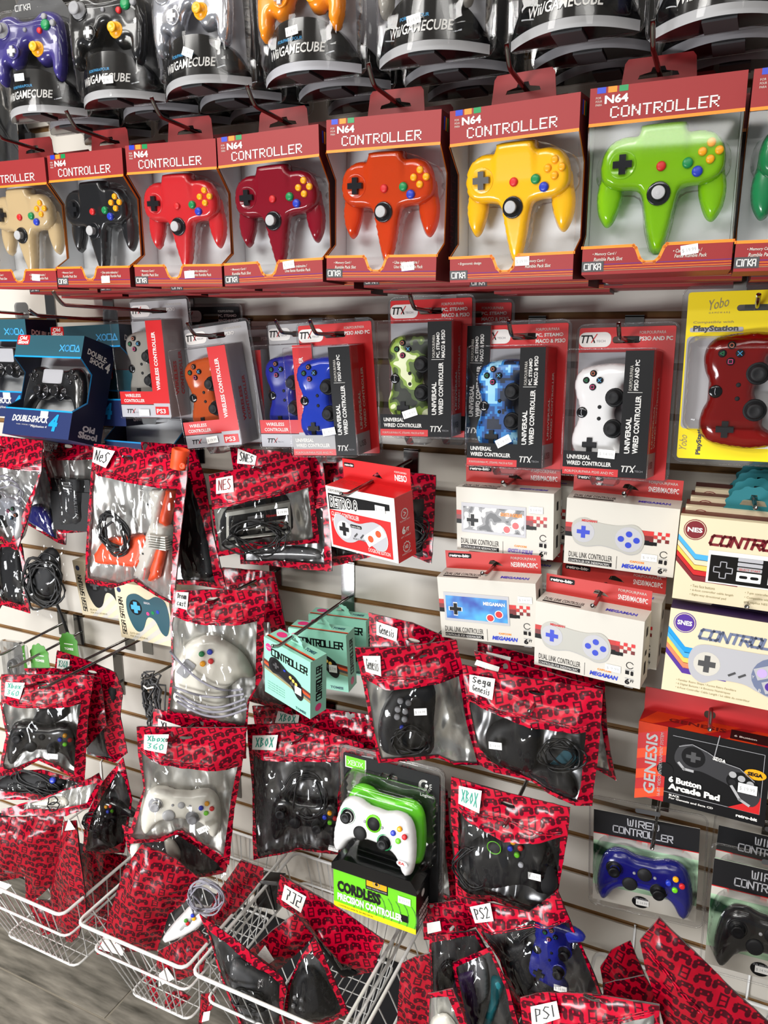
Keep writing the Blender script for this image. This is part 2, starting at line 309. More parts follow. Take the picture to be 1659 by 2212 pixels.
class Panel:
    def __init__(s, mb, fn): s.mb = mb; s.fn = fn; s.l = 1
    def P(s, x, z, l): return s.fn(x, z, l)
    def poly(s, pts, k, l=1): s.mb.add([s.fn(x, z, l) for x, z in pts], [tuple(range(len(pts)))], k); return s
    def rect(s, x0, z0, x1, z1, k, l=1): return s.poly([(x0, z0), (x1, z0), (x1, z1), (x0, z1)], k, l)
    def disc(s, x, z, r, k, l=1, n=20, rz=None):
        rz = rz or r; return s.poly([(x+r*cos(2*pi*i/n), z+rz*sin(2*pi*i/n)) for i in range(n)], k, l)
    def rrect(s, x0, z0, x1, z1, r, k, l=1): return s.poly(rrect(x0, z0, x1, z1, r), k, l)
    def text(s, t, x, z, w, h, k, ang=0, bold=0.0, shear=0.0, l=2):
        vs, fs = text_mesh(t, bold); c, sn = cos(radians(ang)), sin(radians(ang)); out = []
        for a, b in vs:
            p = a*w + shear*b*h; q = b*h; out.append(s.fn(x + p*c - q*sn, z + p*sn + q*c, l))
        s.mb.add(out, fs, k); return s
    def strokes(s, lines, k, t, l=2):
        for ln in lines:
            for (a, b), (c, d) in zip(ln, ln[1:]):
                L = hypot(c-a, d-b) or 1e-9; ux, uz = (c-a)/L*t/2, (d-b)/L*t/2
                s.poly([(a-ux+uz, b-uz-ux), (c+ux+uz, d+uz-ux), (c+ux-uz, d+uz+ux), (a-ux-uz, b-uz+ux)], k, l)
        return s
    def glyphs(s, font, t, x, z, w, h, k, th, shear=0.0, ang=0, gap=.3, narrow='Ii/1 ', l=2):
        wid = [(.45 if ch in narrow else 1.0) for ch in t]; tot = sum(wid) + gap*(len(t)-1); u = w/tot; cx = 0; c, sn = cos(radians(ang)), sin(radians(ang))
        for ch, wd in zip(t, wid):
            ls = [[((cx + a*wd*u) + shear*b*h, b*h) for a, b in ln] for ln in font.get(ch, [])]
            s.strokes([[(x + p*c - q*sn, z + p*sn + q*c) for p, q in ln] for ln in ls], k, th, l); cx += (wd + gap)*u
        return s
    def pixels(s, t, x, z, w, h, k, l=2):
        u = w/(len(t)*6-1); r = h/7
        for i, ch in enumerate(t):
            for j, row in enumerate(PX[ch].split(',')):
                st = None
                for q, cc in enumerate(row + ' '):
                    if cc == '#' and st is None: st = q
                    if cc != '#' and st is not None:
                        s.rect(x+(i*6+st)*u, z+h-(j+.92)*r, x+(i*6+q)*u, z+h-j*r-.06*r, k, l); st = None
        return s
def front(mb, y=0.0, dx=0.0, dz=0.0): return Panel(mb, lambda x, z, l: (x+dx, y-l*0.00022, z+dz))
def rside(mb, x0, y0=0.0): return Panel(mb, lambda u, v, l: (x0+l*0.00022, y0+u, v))
def topside(mb, z0, y0=0.0): return Panel(mb, lambda u, v, l: (u, y0+v, z0+l*0.00022))
def rrect(x0, z0, x1, z1, r, n=4):
    out = []
    for cx, cz, a in ((x1-r, z0+r, -90), (x1-r, z1-r, 0), (x0+r, z1-r, 90), (x0+r, z0+r, 180)):
        for i in range(n+1): out.append((cx+r*cos(radians(a+90*i/n)), cz+r*sin(radians(a+90*i/n))))
    return out
def price(parent, x, z, txt, y, w=.019, h=.011, ang=0):
    mb = MB(); c, s = cos(radians(ang)), sin(radians(ang))
    p = Panel(mb, lambda a, b, l: (x+a*c-b*s, y-l*.0002, z+a*s+b*c))
    p.rect(-w/2, -h/2, w/2, h/2, 'sticker', 0); p.text('$ '+txt, -w*.42, -h*.28, w*.8, h*.45, 'ghost', l=1)
    return mb.build('price_sticker', parent)

# ------------------------------------------------------------------ inflated shapes
def crom(pts, n=5):
    out = []; L = len(pts)
    for i in range(L):
        p0, p1, p2, p3 = pts[i-1], pts[i], pts[(i+1) % L], pts[(i+2) % L]
        for j in range(n):
            t = j/n; out.append(tuple(.5*((2*p1[k]) + (-p0[k]+p2[k])*t + (2*p0[k]-5*p1[k]+4*p2[k]-p3[k])*t*t + (-p0[k]+3*p1[k]-3*p2[k]+p3[k])*t**3) for k in (0, 1)))
    return out
def resample(pts, step):
    out = []
    for (a, b), (c, d) in zip(pts, pts[1:]+pts[:1]):
        n = max(1, int(round(hypot(c-a, d-b)/step)))
        out += [(a+(c-a)*i/n, b+(d-b)*i/n) for i in range(n)]
    return out
def segdist(P, loop):
    A = np.array(loop, float); Bv = np.roll(A, -1, 0) - A; P = np.atleast_2d(np.array(P, float)); best = np.full(len(P), 1e9)
    for a, b in zip(A, Bv):
        t = np.clip(((P-a) @ b)/max(b @ b, 1e-9), 0, 1); best = np.minimum(best, np.hypot(*(P-a-t[:, None]*b).T))
    return best
def inside(P, loop):
    P = np.atleast_2d(np.array(P, float)); r = np.zeros(len(P), bool)
    for (x1, y1), (x2, y2) in zip(loop, loop[1:]+loop[:1]):
        if y1 == y2: continue
        c = ((y1 > P[:, 1]) != (y2 > P[:, 1])) & (P[:, 0] < (x2-x1)*(P[:, 1]-y1)/(y2-y1)+x1); r ^= c
    return r
def triangulate(loops, step):
    """loops[0] outer outline, further loops are kept as edges; mm"""
    vs = []; es = []
    for lp in loops:
        b = len(vs); vs += lp; es += [(b+i, b+(i+1) % len(lp)) for i in range(len(lp))]
    o = np.array(loops[0]); lo, hi = o.min(0), o.max(0)
    g = np.array([(x + (step/2 if j % 2 else 0), z) for j, z in enumerate(np.arange(lo[1], hi[1], step*.87)) for x in np.arange(lo[0], hi[0], step)])
    ok = inside(g, loops[0])
    for lp in loops: ok &= segdist(g, lp) > step*.45
    vs = vs + [tuple(p) for p in g[ok]]
    r = delaunay_2d_cdt([Vector(p) for p in vs], es, [list(range(len(loops[0])))], 1, 1e-4)
    return np.array([tuple(v) for v in r[0]]), [tuple(f) for f in r[2]]
def inflate(mb, out, T, r, k, Tb=None, step=4.0, y=0.0, extra=None, power=2.0):
    """a rounded body over an outline (mm): front bulge T, back bulge Tb, edge radius r"""
    lp = resample(out, step); V, F = triangulate([lp], step); d = segdist(V, lp)
    h = (1-(1-np.minimum(d/r, 1))**power)**(1/power); Tb = T if Tb is None else Tb; n = len(V); vs = []; fs = []; back = {}
    for i in range(n):
        e = extra(V[i][0], V[i][1], d[i]) if extra else 0
        vs.append((V[i][0]/1000, y-(T*h[i]+e)/1000, V[i][1]/1000))
    for i in range(n):
        if d[i] < 1e-3: back[i] = i
        else: back[i] = len(vs); vs.append((V[i][0]/1000, y+Tb*h[i]/1000, V[i][1]/1000))
    for f in F:
        fs.append(f); fs.append(tuple(back[i] for i in reversed(f)))
    mb.add(vs, fs, k, True)
    return mb
def sym(half): return half + [(-x, z) for x, z in reversed(half) if abs(x) > 1e-6]
# ------------------------------------------------------------------ game controllers (x right, z up, faces -y), mm
PAD_OUT = {
 'n64': sym([(0, 50), (21, 49), (27, 45), (29, 38), (42, 38), (56, 34), (66, 23), (70, 8), (69, -6), (62, -17), (50, -22), (32, -23), (22, -28), (18, -44), (14, -66), (8, -90), (4, -96), (0, -97)]),
 'ps': sym([(0, 33), (14, 33), (26, 38), (44, 41), (60, 37), (70, 26), (75, 4), (77, -22), (73, -48), (65, -56), (55, -50), (46, -38), (36, -37), (24, -40), (12, -28), (0, -24)]),
 'xb': sym([(0, 38), (16, 38), (34, 44), (52, 42), (65, 30), (72, 6), (75, -22), (73, -46), (65, -57), (55, -52), (46, -36), (35, -26), (20, -22), (0, -20)]),
 'gc': sym([(0, 30), (14, 32), (30, 41), (48, 40), (62, 30), (68, 10), (70, -16), (68, -48), (62, -64), (54, -66), (46, -54), (44, -36), (36, -42), (24, -42), (14, -30), (8, -14), (0, -8)]),
 'ds': sym([(0, 30), (26, 31), (48, 36), (64, 30), (74, 8), (79, -22), (80, -52), (73, -62), (64, -58), (54, -38), (44, -30), (26, -30), (18, -26), (0, -22)]),
}
_PB = {}
def pad_surface(kind, x, z):
    """height (mm) of a pad's face above its parting plane"""
    return {'n64': 13, 'ps': 14, 'xb': 15, 'gc': 14, 'ds': 15}[kind]
def pad_mesh(kind, k):
    key = (kind, k)
    if key in _PB: return _PB[key]
    mb = MB()
    if kind == 'n64':
        inflate(mb, crom(PAD_OUT['n64'], 4), 13, 8, k, 10, 4, 0, extra=lambda x, z, d: 4.5*max(0, min(1, (29-abs(x))/4))*max(0, min(1, (z-0)/36)) - 5*max(0, min(1, (-40-z)/50)) if d > 1 else 0)
        for s in (-1, 1):
            pr = [(66, 10), (71, -8), (74, -26), (72, -45), (66, -58), (60, -63), (53, -58), (47, -44), (43, -28), (44, -8)]
            inflate(mb, crom([(s*x, z) for x, z in pr][::s], 4), 12, 14, k, 10, 4, 0.010)
    elif kind == 'gc':
        inflate(mb, crom(PAD_OUT['gc'], 4), 14, 12, k, 12, 4, 0, extra=lambda x, z, d: (3*max(0, 1-hypot(abs(x)-44, z-14)/26) + 4*max(0, 1-hypot(abs(x)-25, z+20)/20) if d > 1 else 0))
    else:
        inflate(mb, crom(PAD_OUT[kind], 4), pad_surface(kind, 0, 0), 16, k, 14, 4, 0, extra=lambda x, z, d: (2.5*max(0, 1-hypot(abs(x)-46, z-12)/28) if d > 1 else 0))
    _PB[key] = mb.mesh('gamepad_body'); return _PB[key]
def knob(root, name, x, z, prof, k, y=0, n=20, sub=None):
    mb = MB(); mb.lathe(x/1000, z/1000, [(r/1000, (y-h)/1000) for r, h in prof], k, n); return mb.build(name, root)
def button(root, x, z, r, k, y, h=4, sym=None, symk=None):
    o = knob(root, 'button', x, z, [(r, 0), (r, h*.6), (r*.85, h*.92), (r*.45, h), (0.01, h)], k, y, 16)
    if sym:
        mb = MB(); p = Panel(mb, lambda a, b, l: ((x+a)/1000, (y-h-.15)/1000, (z+b)/1000)); q = r*.5
        L = {'t': [[(-q, -q*.7), (q, -q*.7), (0, q), (-q, -q*.7)]], 'c': [[(q*cos(i*pi/6), q*sin(i*pi/6)) for i in range(13)]], 'x': [[(-q, -q), (q, q)], [(-q, q), (q, -q)]], 's': [[(-q, -q), (q, -q), (q, q), (-q, q), (-q, -q)]]}[sym]
        p.strokes(L, symk, .7); mb.build('symbol', o)
    return o
def stick(root, x, z, r, kd, kc, y, h=13):
    o = knob(root, 'thumbstick', x, z, [(r*1.25, -3), (r*1.2, 1.5), (r*.6, 1), (r*.5, h*.6), (r*.95, h*.7), (r, h*.85), (r*.85, h), (r*.5, h*.9), (0.01, h*.88)], kc, y)
    knob(o, 'dish', x, z, [(r*1.5, -2), (r*1.42, 1.2), (r*1.15, .3), (.01, .2)], kd, y); return o
def dpad(root, x, z, s, w, k, y, h=4, ring=None):
    mb = MB(); pts = [(-w, -s), (w, -s), (w, -w), (s, -w), (s, w), (w, w), (w, s), (-w, s), (-w, w), (-s, w), (-s, -w), (-w, -w)]
    mb.prism([((x+a)/1000, (z+b)/1000) for a, b in pts], (y-h)/1000, (y+1)/1000, k); o = mb.build('direction_pad', root)
    if ring: knob(o, 'ring', x, z, [(s*1.45, -2), (s*1.45, 1.2), (s*1.3, .6), (.01, .5)], ring, y)
    return o
def controller(kind, label, M, k, group=None, style=None, knobs='black', sc=1.0):
    root = thing('game_controller', label, 'controller', M @ Matrix.Scale(sc, 4), group)
    b = bpy.data.objects.new('body', pad_mesh(kind, k)); COL.objects.link(b); b.parent = root
    Y = -pad_surface(kind, 0, 0) + .5
    if kind == 'n64':
        dpad(root, -44, 5, 11, 3.9, 'p_chromeblack' if k != 'p_yellow' else 'p_grey', Y, 5, k)
        button(root, 0, 0, 5.5, 'red', Y, 4); button(root, 29, 1, 6, 'green', Y, 5); button(root, 40, -9, 6, 'blue', Y, 5)
        for a, b2 in ((44, 11), (53, 20), (62, 11), (53, 2)): button(root, a, b2+1, 4.8, 'amber', Y, 4)
        st = knob(root, 'thumbstick', -1, -30, [(6, 0), (5.5, 8), (7.6, 9.5), (7.8, 11), (7, 12), (5.6, 11.4), (4.6, 12), (3.2, 11.4), (2.2, 12), (.01, 11.6)], 'ghost', Y)
        knob(st, 'dish', -1, -30, [(13.5, -4), (13.5, 2.6), (12.4, 3.4), (8.5, 1.4), (5, 2.6), (.01, 2.6)], 'p_chromeblack', Y)
        bp = MB(); bp.prism([(a/1000, c/1000) for a, c in [(-22, 46), (22, 46), (24, 12), (40, 8), (40, -10), (-40, -10), (-40, 8), (-24, 12)]], -.004, -.001, 'leafgreen' if k == 't_lime' else 'brown')
        if k.startswith('t_'): bp.build('circuit_board', root)
    elif kind == 'gc':
        stick(root, -44, 14, 10, k, 'grey', Y-3, 13); dpad(root, -25, -20, 8, 3, 'silver_btn', Y-3, 4, k); stick(root, 25, -20, 8, 'amber', 'amber', Y-3, 12)
        button(root, 44, 14, 8, 'green', Y-2, 6); button(root, 31, 7, 4.6, 'red', Y-1, 5); button(root, 57, 16, 5, 'grey', Y-1, 5); button(root, 41, 27, 5, 'grey', Y-1, 5); button(root, 0, 12, 3.5, 'grey', Y, 3)
    elif kind == 'ps':
        for a, b2, s, c in ((0, 10.5, 't', 'green'), (10.5, 0, 'c', 'salmon'), (0, -10.5, 'x', 'skyblue'), (-10.5, 0, 's', 'pink')): button(root, 50+a, 8+b2, 5.2, 'softblack', Y-1, 4, s, c)
        dpad(root, -50, 8, 11, 4, 'softblack', Y-1, 4)
        for s in (-1, 1): stick(root, 24*s, -26, 10, knobs, 'softblack', Y, 14)
        button(root, 0, 23, 8.5, 'gloss_black', Y, 2); button(root, 9, -4, 3, 'softblack', Y, 2); button(root, -9, -4, 3, 'softblack', Y, 2)
        r = root.children[-3]; mb = MB(); p = Panel(mb, lambda a, b3, l: (a/1000, (Y-2.3)/1000, (23+b3)/1000)); p.strokes([[(-4, 0), (-1, 1), (4, .5)]], 'lightgrey', .7); mb.build('emblem', r)
    elif kind == 'xb':
        L = style or 's'
        kd = 'green' if L == 'g' else knobs; stick(root, -47, 15, 9.5, kd, knobs, Y-1, 13); stick(root, 23, -8, 9.5, kd, knobs, Y, 13)
        if L == 'g': knob(root, 'guide_ring', 0, 16, [(15, -1), (14.4, 1), (.01, 1.2)], 'limegreen', Y)
        knob(root, 'direction_pad', -22, -7, [(12, -2), (12, 2), (9, 4), (.01, 3)], 'softblack' if L != '360' else 'silver_btn', Y)
        cols = ('amber', 'blue', 'red', 'limegreen') if L != 'grey' else ('lightgrey',)*4
        for (a, b2), c in zip(((0, 10), (-10, 0), (10, 0), (0, -10)), cols): button(root, 47+a, 14+b2, 4.6, c, Y-2, 4)
        knob(root, 'guide_button', 0, 16, [(7 if '3' in L or L == 'grey' else 12, 0), (6.5 if '3' in L else 11, 2), (.01, 2.6)], 'silver_btn' if L in ('360', 'grey') else 'softblack', Y)
        button(root, 16, 15, 2.6, 'grey', Y, 2); button(root, -16, 15, 2.6, 'grey', Y, 2)
    elif kind == 'ds':
        mb = MB(); mb.prism([(a/1000, c/1000) for a, c in rrect(-26, 0, 26, 27, 3)], (Y-2)/1000, Y/1000, 'lightgrey'); mb.build('touchpad', root)
        for s in (-1, 1): stick(root, 24*s, -16, 11, 'p_chromeblack', 'p_chromeblack', Y, 15)
        for a, b2 in ((0, 10), (-10, 0), (10, 0), (0, -10)): button(root, 50+a, 14+b2, 4.8, 'p_chromeblack', Y-1, 4); button(root, -50+a*.8, 14+b2*.8, 4.2, 'p_chromeblack', Y-1, 4)
        button(root, 0, -14, 4, 'silver_btn', Y, 2)
    return root

# ------------------------------------------------------------------ peg hooks
def slat_z(z): # centre of the groove at or above z
    k = floor((1.5365 - z)/.0762); return 1.5365 - .0762*k
def hook(x, y_tip, z, label, rise=.014, tipup=.016, dark=True):
    """straight single peg: chrome clip in a wall groove, prong out to the viewer, upturned tip"""
    k = 'hook_dark' if dark else 'chrome'; gz = slat_z(z+.004)
    r = thing('peg_hook', label, 'hook', Matrix.Translation((x, 0, z)))
    mb = MB(); g = gz - z
    mb.box(-.014, .014, -.003, -.0005, min(-.03, g-.06), g-.001, k); mb.box(-.014, .014, -.003, .006, g-.003, g, k); mb.build('back_clip', r)
    mb = MB(); n = 7; P = [(0, -.002, 0)] + [(0, y_tip+.022*(1-i/n)**1 - 0, rise + tipup*(i/n)**1.6) for i in range(n+1)]
    P[1] = (0, y_tip+.024, rise); mb.tube(P, .0031, k, 10); mb.build('prong', r)
    return r

# ------------------------------------------------------------------ packaged goods; local origin = centre of the front face
def gc_blister(label, M, bodyk, frontmost, price_at, edge='film_shell', cardk='lightgrey'):
    r = thing('blister_pack', label, 'package', M, 'clear blister packs on the top row')
    w, h = .083, .205
    mb = MB(); mb.prism(rrect(-w, .0, w, .17, .012) , .0, .0012, 'film_shell'); mb.prism(rrect(-.045, .165, .045, h, .02), 0, .0012, 'film_shell'); mb.tube([(a, 0, b) for a, b in rrect(-w, 0, w, .17, .012, 3)], .0016, 'film_shell', 6, True); mb.build('clear_back', r)
    mb = MB(); pts = [(-.07, .02), (.07, .02), (.068, .15), (.04, .185), (.032, .2), (-.02, .2), (-.05, .17), (-.072, .14)]
    mb.prism(pts, -.0015, -.0003, cardk if bodyk not in ('p_indigo', 'p_black', None) else 'darkgrey'); p = front(mb, -.0016); p.rrect(-.016, .181, .014, .19, .004, 'black')
    p.glyphs(SQ, 'CirKA', -.045, .168, .03, .008, 'white', .0012); mb.build('card', r)
    S = .05; arc = lambda x: -S*(1-(x/.078)**2)-.004
    dome = lambda x: .012 + .054*max(0.02, 1-(abs(x)/.0785)**3.2)
    mb = MB(); n = 24; xs = [-.078+.156*i/n for i in range(n+1)]
    vs = [(x, arc(x), .012) for x in xs] + [(x, arc(x)*.9, dome(x)) for x in xs]
    mb.add(vs, [(i, i+1, n+1+i+1, n+1+i) for i in range(n)], 'gloss_black', True)
    vs = [(x, arc(x)*.9, dome(x)) for x in xs] + [(x, -.002, dome(x)) for x in xs]; mb.add(vs, [(i, i+1, n+1+i+1, n+1+i) for i in range(n)], 'gloss_black')
    vs = [(x, arc(x)-.0006, .0) for x in xs] + [(x, arc(x)-.0006, .0115) for x in xs]; mb.add(vs, [(i, i+1, n+1+i+1, n+1+i) for i in range(n)], ('lightgrey' if bodyk == 'p_orange' else 'ghost') if frontmost else 'grey', True)
    vs = [(x, arc(x)*.985, .0006) for x in xs] + [(x, -.002, .0006) for x in xs]; mb.add(vs, [(i, i+1, n+1+i+1, n+1+i) for i in range(n)], 'gloss_black')
    mb.box(-.018, .018, -.046, -.004, -.002, .0004, 'darkgrey')
    p = Panel(mb, lambda x, z, l: (x, arc(x)*(1-.1*(z-.012)/.056)-.0004-l*.0002, z))
    if frontmost:
        p.text('FOR/PARA/POUR', -.03, .0385, .042, .0042, 'skyblue'); p.text('Wii/GAMECUBE', -.05, .022, .09, .0125, 'white', bold=.018, shear=.12)
    mb.build('printed_insert', r)
    mb = MB(); o = crom([(-62, 6), (62, 6), (76, 40), (80, 90), (76, 130), (48, 152), (0, 152), (-48, 152), (-76, 130), (-80, 90), (-76, 40)], 4)
    inflate(mb, o, 40, 22, 'film_shell', 0.2, 8, -.001); mb.build('clear_bubble', r)
    mb = MB(); n = 24; vs = [(x, arc(x)*1.06-.003, .001) for x in xs] + [(x, arc(x)*.96-.003, dome(x)+.003) for x in xs]
    mb.add(vs, [(i, i+1, n+1+i+1, n+1+i) for i in range(n)], 'film', True); mb.build('clear_cover', r)
    if price_at: price(r, price_at[0], price_at[1], '14.99', arc(price_at[0])-.004, ang=price_at[2] if len(price_at) > 2 else 0)
    return r

def n64_box(label, M, price_at=None, first='Memory Card /|Rumble Pack Slot', second='Une carte mémoire /|Une fente Rumble Pack', cols=True, plain=False):
    r = thing('window_box', label, 'box', M, 'red window boxes on the second row')
    Wd, Hh, D = .169, .2105, .072; x0, x1, z0, z1 = -Wd/2, Wd/2, -Hh/2, Hh/2; zt, zb = z1-.042, z0+.032
    mb = MB(); p = front(mb)
    p.rect(x0, zt, x1, z1, 'boxred', 0); p.rect(x0, zt, x1, zt+.0036, 'orange')
    for i, c in enumerate(('blue', 'orange', 'green')): p.rect(x0+.008+i*.0125, z1-.0065, x0+.018+i*.0125, z1, c)
    for i, t in enumerate(('FOR', 'POUR', 'PARA')): p.text(t, x0+.007, z1-.0125-i*.0038, .006+(i > 0)*.001, .0024, 'offwhite')
    p.text('N64', x0+.017, z1-.0185, .0265, .0095, 'white', bold=.035); p.pixels('CONTROLLER', x0+.024, z1-.0345, .118, .0125, 'white')
    mb.build('header_panel', r)
    mb = MB(); p = front(mb); cx = -.006
    notch = [(x0, z0), (x1, z0), (x1, zb), (cx+.019, zb), (cx+.016, zb-.003), (cx+.011, zb-.015), (cx+.006, zb-.0195), (cx-.006, zb-.0195), (cx-.011, zb-.015), (cx-.016, zb-.003), (cx-.019, zb), (x0, zb)]
    p.poly(notch, 'boxred', 0)
    e = notch[2:]; p.strokes([e], 'orange', .0034, 1)
    if not plain:
        for k, (t, xx) in enumerate(((first, x0+.012), (second, cx+.026))):
            for i, ln in enumerate(t.split('|')): p.text(('• ' if i == 0 else '') + ln, xx+(.002 if i else 0), z0+.0215-i*.0058, .0019*len(ln)+.003, .0042, 'offwhite', bold=.015, shear=.15)
    for zz, c in ((.0118, 'purple'), (.0095, 'orange'), (.0065, 'orange'), (.0045, 'olive')): p.rect(x0+.026, z0+zz-.0003, x1, z0+zz+.0003, c)
    p.rect(x0, z0+.0035, x0+.026, z0+.0155, 'darkgrey', 2); p.glyphs(SQ, 'CirKA', x0+.003, z0+.006, .0195, .0068, 'white', .0012, l=3)
    mb.build('bottom_panel', r)
    for s in (x0, x1):
        mb = MB(); pts = [(0, z0), (D, z0), (D, z1), (0, z1), (0, zt), (.028, zt-.03), (.028, zb+.018), (0, zb)]; o = .0007 if s < 0 else -.0007
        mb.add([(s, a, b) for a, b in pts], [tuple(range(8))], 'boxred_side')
        mb.add([(s+o, max(a, .0012), min(max(b, z0+.001), z1-.001)) for a, b in pts], [tuple(range(8))], 'inner')
        q = rside(mb, s, 0) if s > 0 else Panel(mb, lambda u, v, l: (x0-.0003, u, v)); q.strokes([pts[4:]], 'orange', .003, 1)
        if s > 0:
            Panel(mb, lambda u, v, l: (x1+l*.00022, .062-v, z0+.03+u)).pixels('CONTROLLER', 0, 0, .11, .016, 'maroon')
            for i, c in enumerate(('blue', 'orange', 'green')): q.rect(.01+i*.006, z1-.022, .014+i*.006, z1-.006, c)
        mb.build('side_panel', r)
    mb = MB(); mb.quad([(x0, 0, z1), (x1, 0, z1), (x1, D, z1), (x0, D, z1)], 'boxred'); mb.quad([(x0, 0, z0), (x1, 0, z0), (x1, D, z0), (x0, D, z0)], 'boxred')
    mb.quad([(x0, D, z0), (x1, D, z0), (x1, D, z1), (x0, D, z1)], 'boxred'); mb.build('carton', r)
    mb = MB(); mb.quad([(x0+.001, D-.012, z0+.002), (x1-.001, D-.012, z0+.002), (x1-.001, D-.012, z1-.004), (x0+.001, D-.012, z1-.004)], 'inner')
    mb.quad([(x0+.001, .002, zb-.02), (x1-.001, .002, zb-.02), (x1-.001, D-.012, zb+.004), (x0+.001, D-.012, zb+.004)], 'inner'); mb.build('inner_tray', r)
    ho = -.012; mb = MB()
    tabp = [(ho-.046, z1), (ho+.046, z1), (ho+.042, z1+.044), (ho+.038, z1+.049), (ho-.036, z1+.049), (ho-.04, z1+.044)]; hole = [(ho-.024, z1+.025), (ho+.024, z1+.025), (ho+.022, z1+.0295), (ho+.009, z1+.032), (ho+.007, z1+.037), (ho-.007, z1+.037), (ho-.009, z1+.032), (ho-.022, z1+.0295)]
    holed(mb, tabp, [hole], .0, .0008, 'boxred', y=D-.002); mb.build('hang_tab', r)
    if not plain:
        mb = MB(); mb.quad([(x0, .0012, zb), (x1, .0012, zb), (x1, .0012, zt), (x0, .0012, zt)], 'film')
        mb.quad([(x1-.0005, 0.001, zb), (x1-.0005, .028, zb+.018), (x1-.0005, .028, zt-.03), (x1-.0005, .001, zt)], 'film'); mb.build('window_film', r)
        mb = MB(); o = crom([(a*1.1, b*1.06+1) for a, b in PAD_OUT['n64']][::2], 4); inflate(mb, [(a, b+14) for a, b in o], 22, 9, 'film', .1, 7, .042); mb.build('clear_insert', r)
    if price_at: price(r, price_at[0], price_at[1], '19.99', -.0008, ang=price_at[2])
    return r
def holed(mb, outer, holes, ya, yb, k, y=0, step=40):
    """flat sheet with true holes (metres), two skins"""
    loops = [[(a*1000, b*1000) for a, b in outer]] + [[(a*1000, b*1000) for a, b in hl] for hl in holes]
    V, F = triangulate(loops, 30)
    fs = []
    for f in F:
        c = np.mean([V[i] for i in f], 0)
        if any(inside([c], hl)[0] for hl in loops[1:]): continue
        fs.append(f)
    for yy in (ya, yb): mb.add([(a/1000, y+yy, b/1000) for a, b in V], fs, k)
    for lp in loops:
        n = len(lp); mb.add([(a/1000, y+ya, b/1000) for a, b in lp] + [(a/1000, y+yb, b/1000) for a, b in lp], [(i, (i+1) % n, n+(i+1) % n, n+i) for i in range(n)], k)
    return mb

def shock_box(label, M, pr=True, logo=True):
    r = thing('window_box', label, 'box', M, 'navy window boxes on the third row')
    Wd, Hh, D = .178, .195, .078; x0, x1, z0, z1 = -Wd/2, Wd/2, -Hh/2, Hh/2; wl, wr, wb, wt = x0+.012, x1+.0, z0+.054, z1-.043
    mb = MB(); p = front(mb)
    win = [(x0+.002, z0+.052), (x1, z0+.052), (x1, z1-.04), (x0+.002, z1-.04)]
    p.rect(x0, z1-.04, x1, z1, 'teal', 0); p.rect(x0, z1-.043, x1, z1-.04, 'cyan')
    if logo:
        p.rrect(x0+.002, z1-.019, x0+.036, z1, .004, 'ttxred'); p.text('Old', x0+.008, z1-.0095, .02, .0075, 'white', bold=.04, l=3); p.text('Skool', x0+.005, z1-.0175, .028, .008, 'white', bold=.04, l=3)
    q = .0055; zc = z1-.024
    for i, ls in enumerate(([[(-q, -q), (q, q)], [(-q, q), (q, -q)]], [[(q*cos(j*pi/6), q*sin(j*pi/6)) for j in range(13)]], [[(-q, -q), (q, -q), (q, q), (-q, q), (-q, -q)]], [[(-q, -q), (q, -q), (0, q), (-q, -q)]])):
        p.strokes([[(x1-.052+i*.0135+a, zc+b) for a, b in ln] for ln in ls], 'skyblue', .0022)
    mb.build('header_panel', r); mb = MB(); p = front(mb); p.rect(x0, z0, x1, z0+.05, 'navy', 0); p.rect(x0, z0+.05, x1, z0+.053, 'cyan')
    p.text('DOUBLE-SHOCK', x0+.022, z0+.027, .096, .0125, 'white', bold=.03, shear=.2); p.text('4', x0+.12, z0+.013, .022, .032, 'cyan', bold=.05, shear=.2, l=3); p.text('PlayStation 4', x0+.075, z0+.0165, .042, .0055, 'white', shear=.15)
    p.text('FOR / POUR / PARA', x0+.036, z0+.0205, .05, .002, 'offwhite')
    mb.build('bottom_panel', r)
    for s in (x0, x1):
        mb = MB()
        pts = [(0, z0), (D, z0), (D, z1), (0, z1), (0, z1-.043), (.03, z1-.066), (.03, z0+.075), (0, z0+.053)]
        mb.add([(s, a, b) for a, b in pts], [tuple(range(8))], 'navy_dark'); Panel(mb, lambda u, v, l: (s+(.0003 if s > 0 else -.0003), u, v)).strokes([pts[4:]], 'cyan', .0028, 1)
        if s < 0: mb.build('side_panel', r)
    q = rside(mb, x1); q.text('DOUBLE-', .012, z1-.03, .05, .011, 'white', -8, .03); q.text('SHOCK', .02, z1-.044, .036, .011, 'white', -8, .03); q.text('4', .058, z1-.052, .012, .02, 'white', -8, .03)
    q.text('Old', .028, z0+.021, .03, .012, 'lightgrey', bold=.05); q.text('Skool', .02, z0+.008, .046, .013, 'lightgrey', bold=.05); mb.build('side_panel', r)
    mb = MB(); mb.quad([(x0, 0, z1), (x1, 0, z1), (x1, D, z1), (x0, D, z1)], 'ttxred'); mb.quad([(x0, 0, z0), (x1, 0, z0), (x1, D, z0), (x0, D, z0)], 'navy'); mb.quad([(x0, D, z0), (x1, D, z0), (x1, D, z1), (x0, D, z1)], 'navy')
    mb.quad([(x0, D*.8, z0), (x1, D*.8, z0), (x1, D*.8, z1), (x0, D*.8, z1)], 'inner'); mb.build('carton', r)
    mb = MB(); mb.quad([(x0, .001, z0+.05), (x1, .001, z0+.05), (x1, .001, z1-.04), (x0, .001, z1-.04)], 'film'); mb.build('window_film', r)
    mb = MB(); mb.prism(rrect(-.02, z1, .02, z1+.036, .009), D-.004, D-.003, 'film_thick'); mb.build('clear_hang_tab', r)
    if pr: price(r, .018, z0+.043, '29.99', -.0008, .02, .013)
    return r

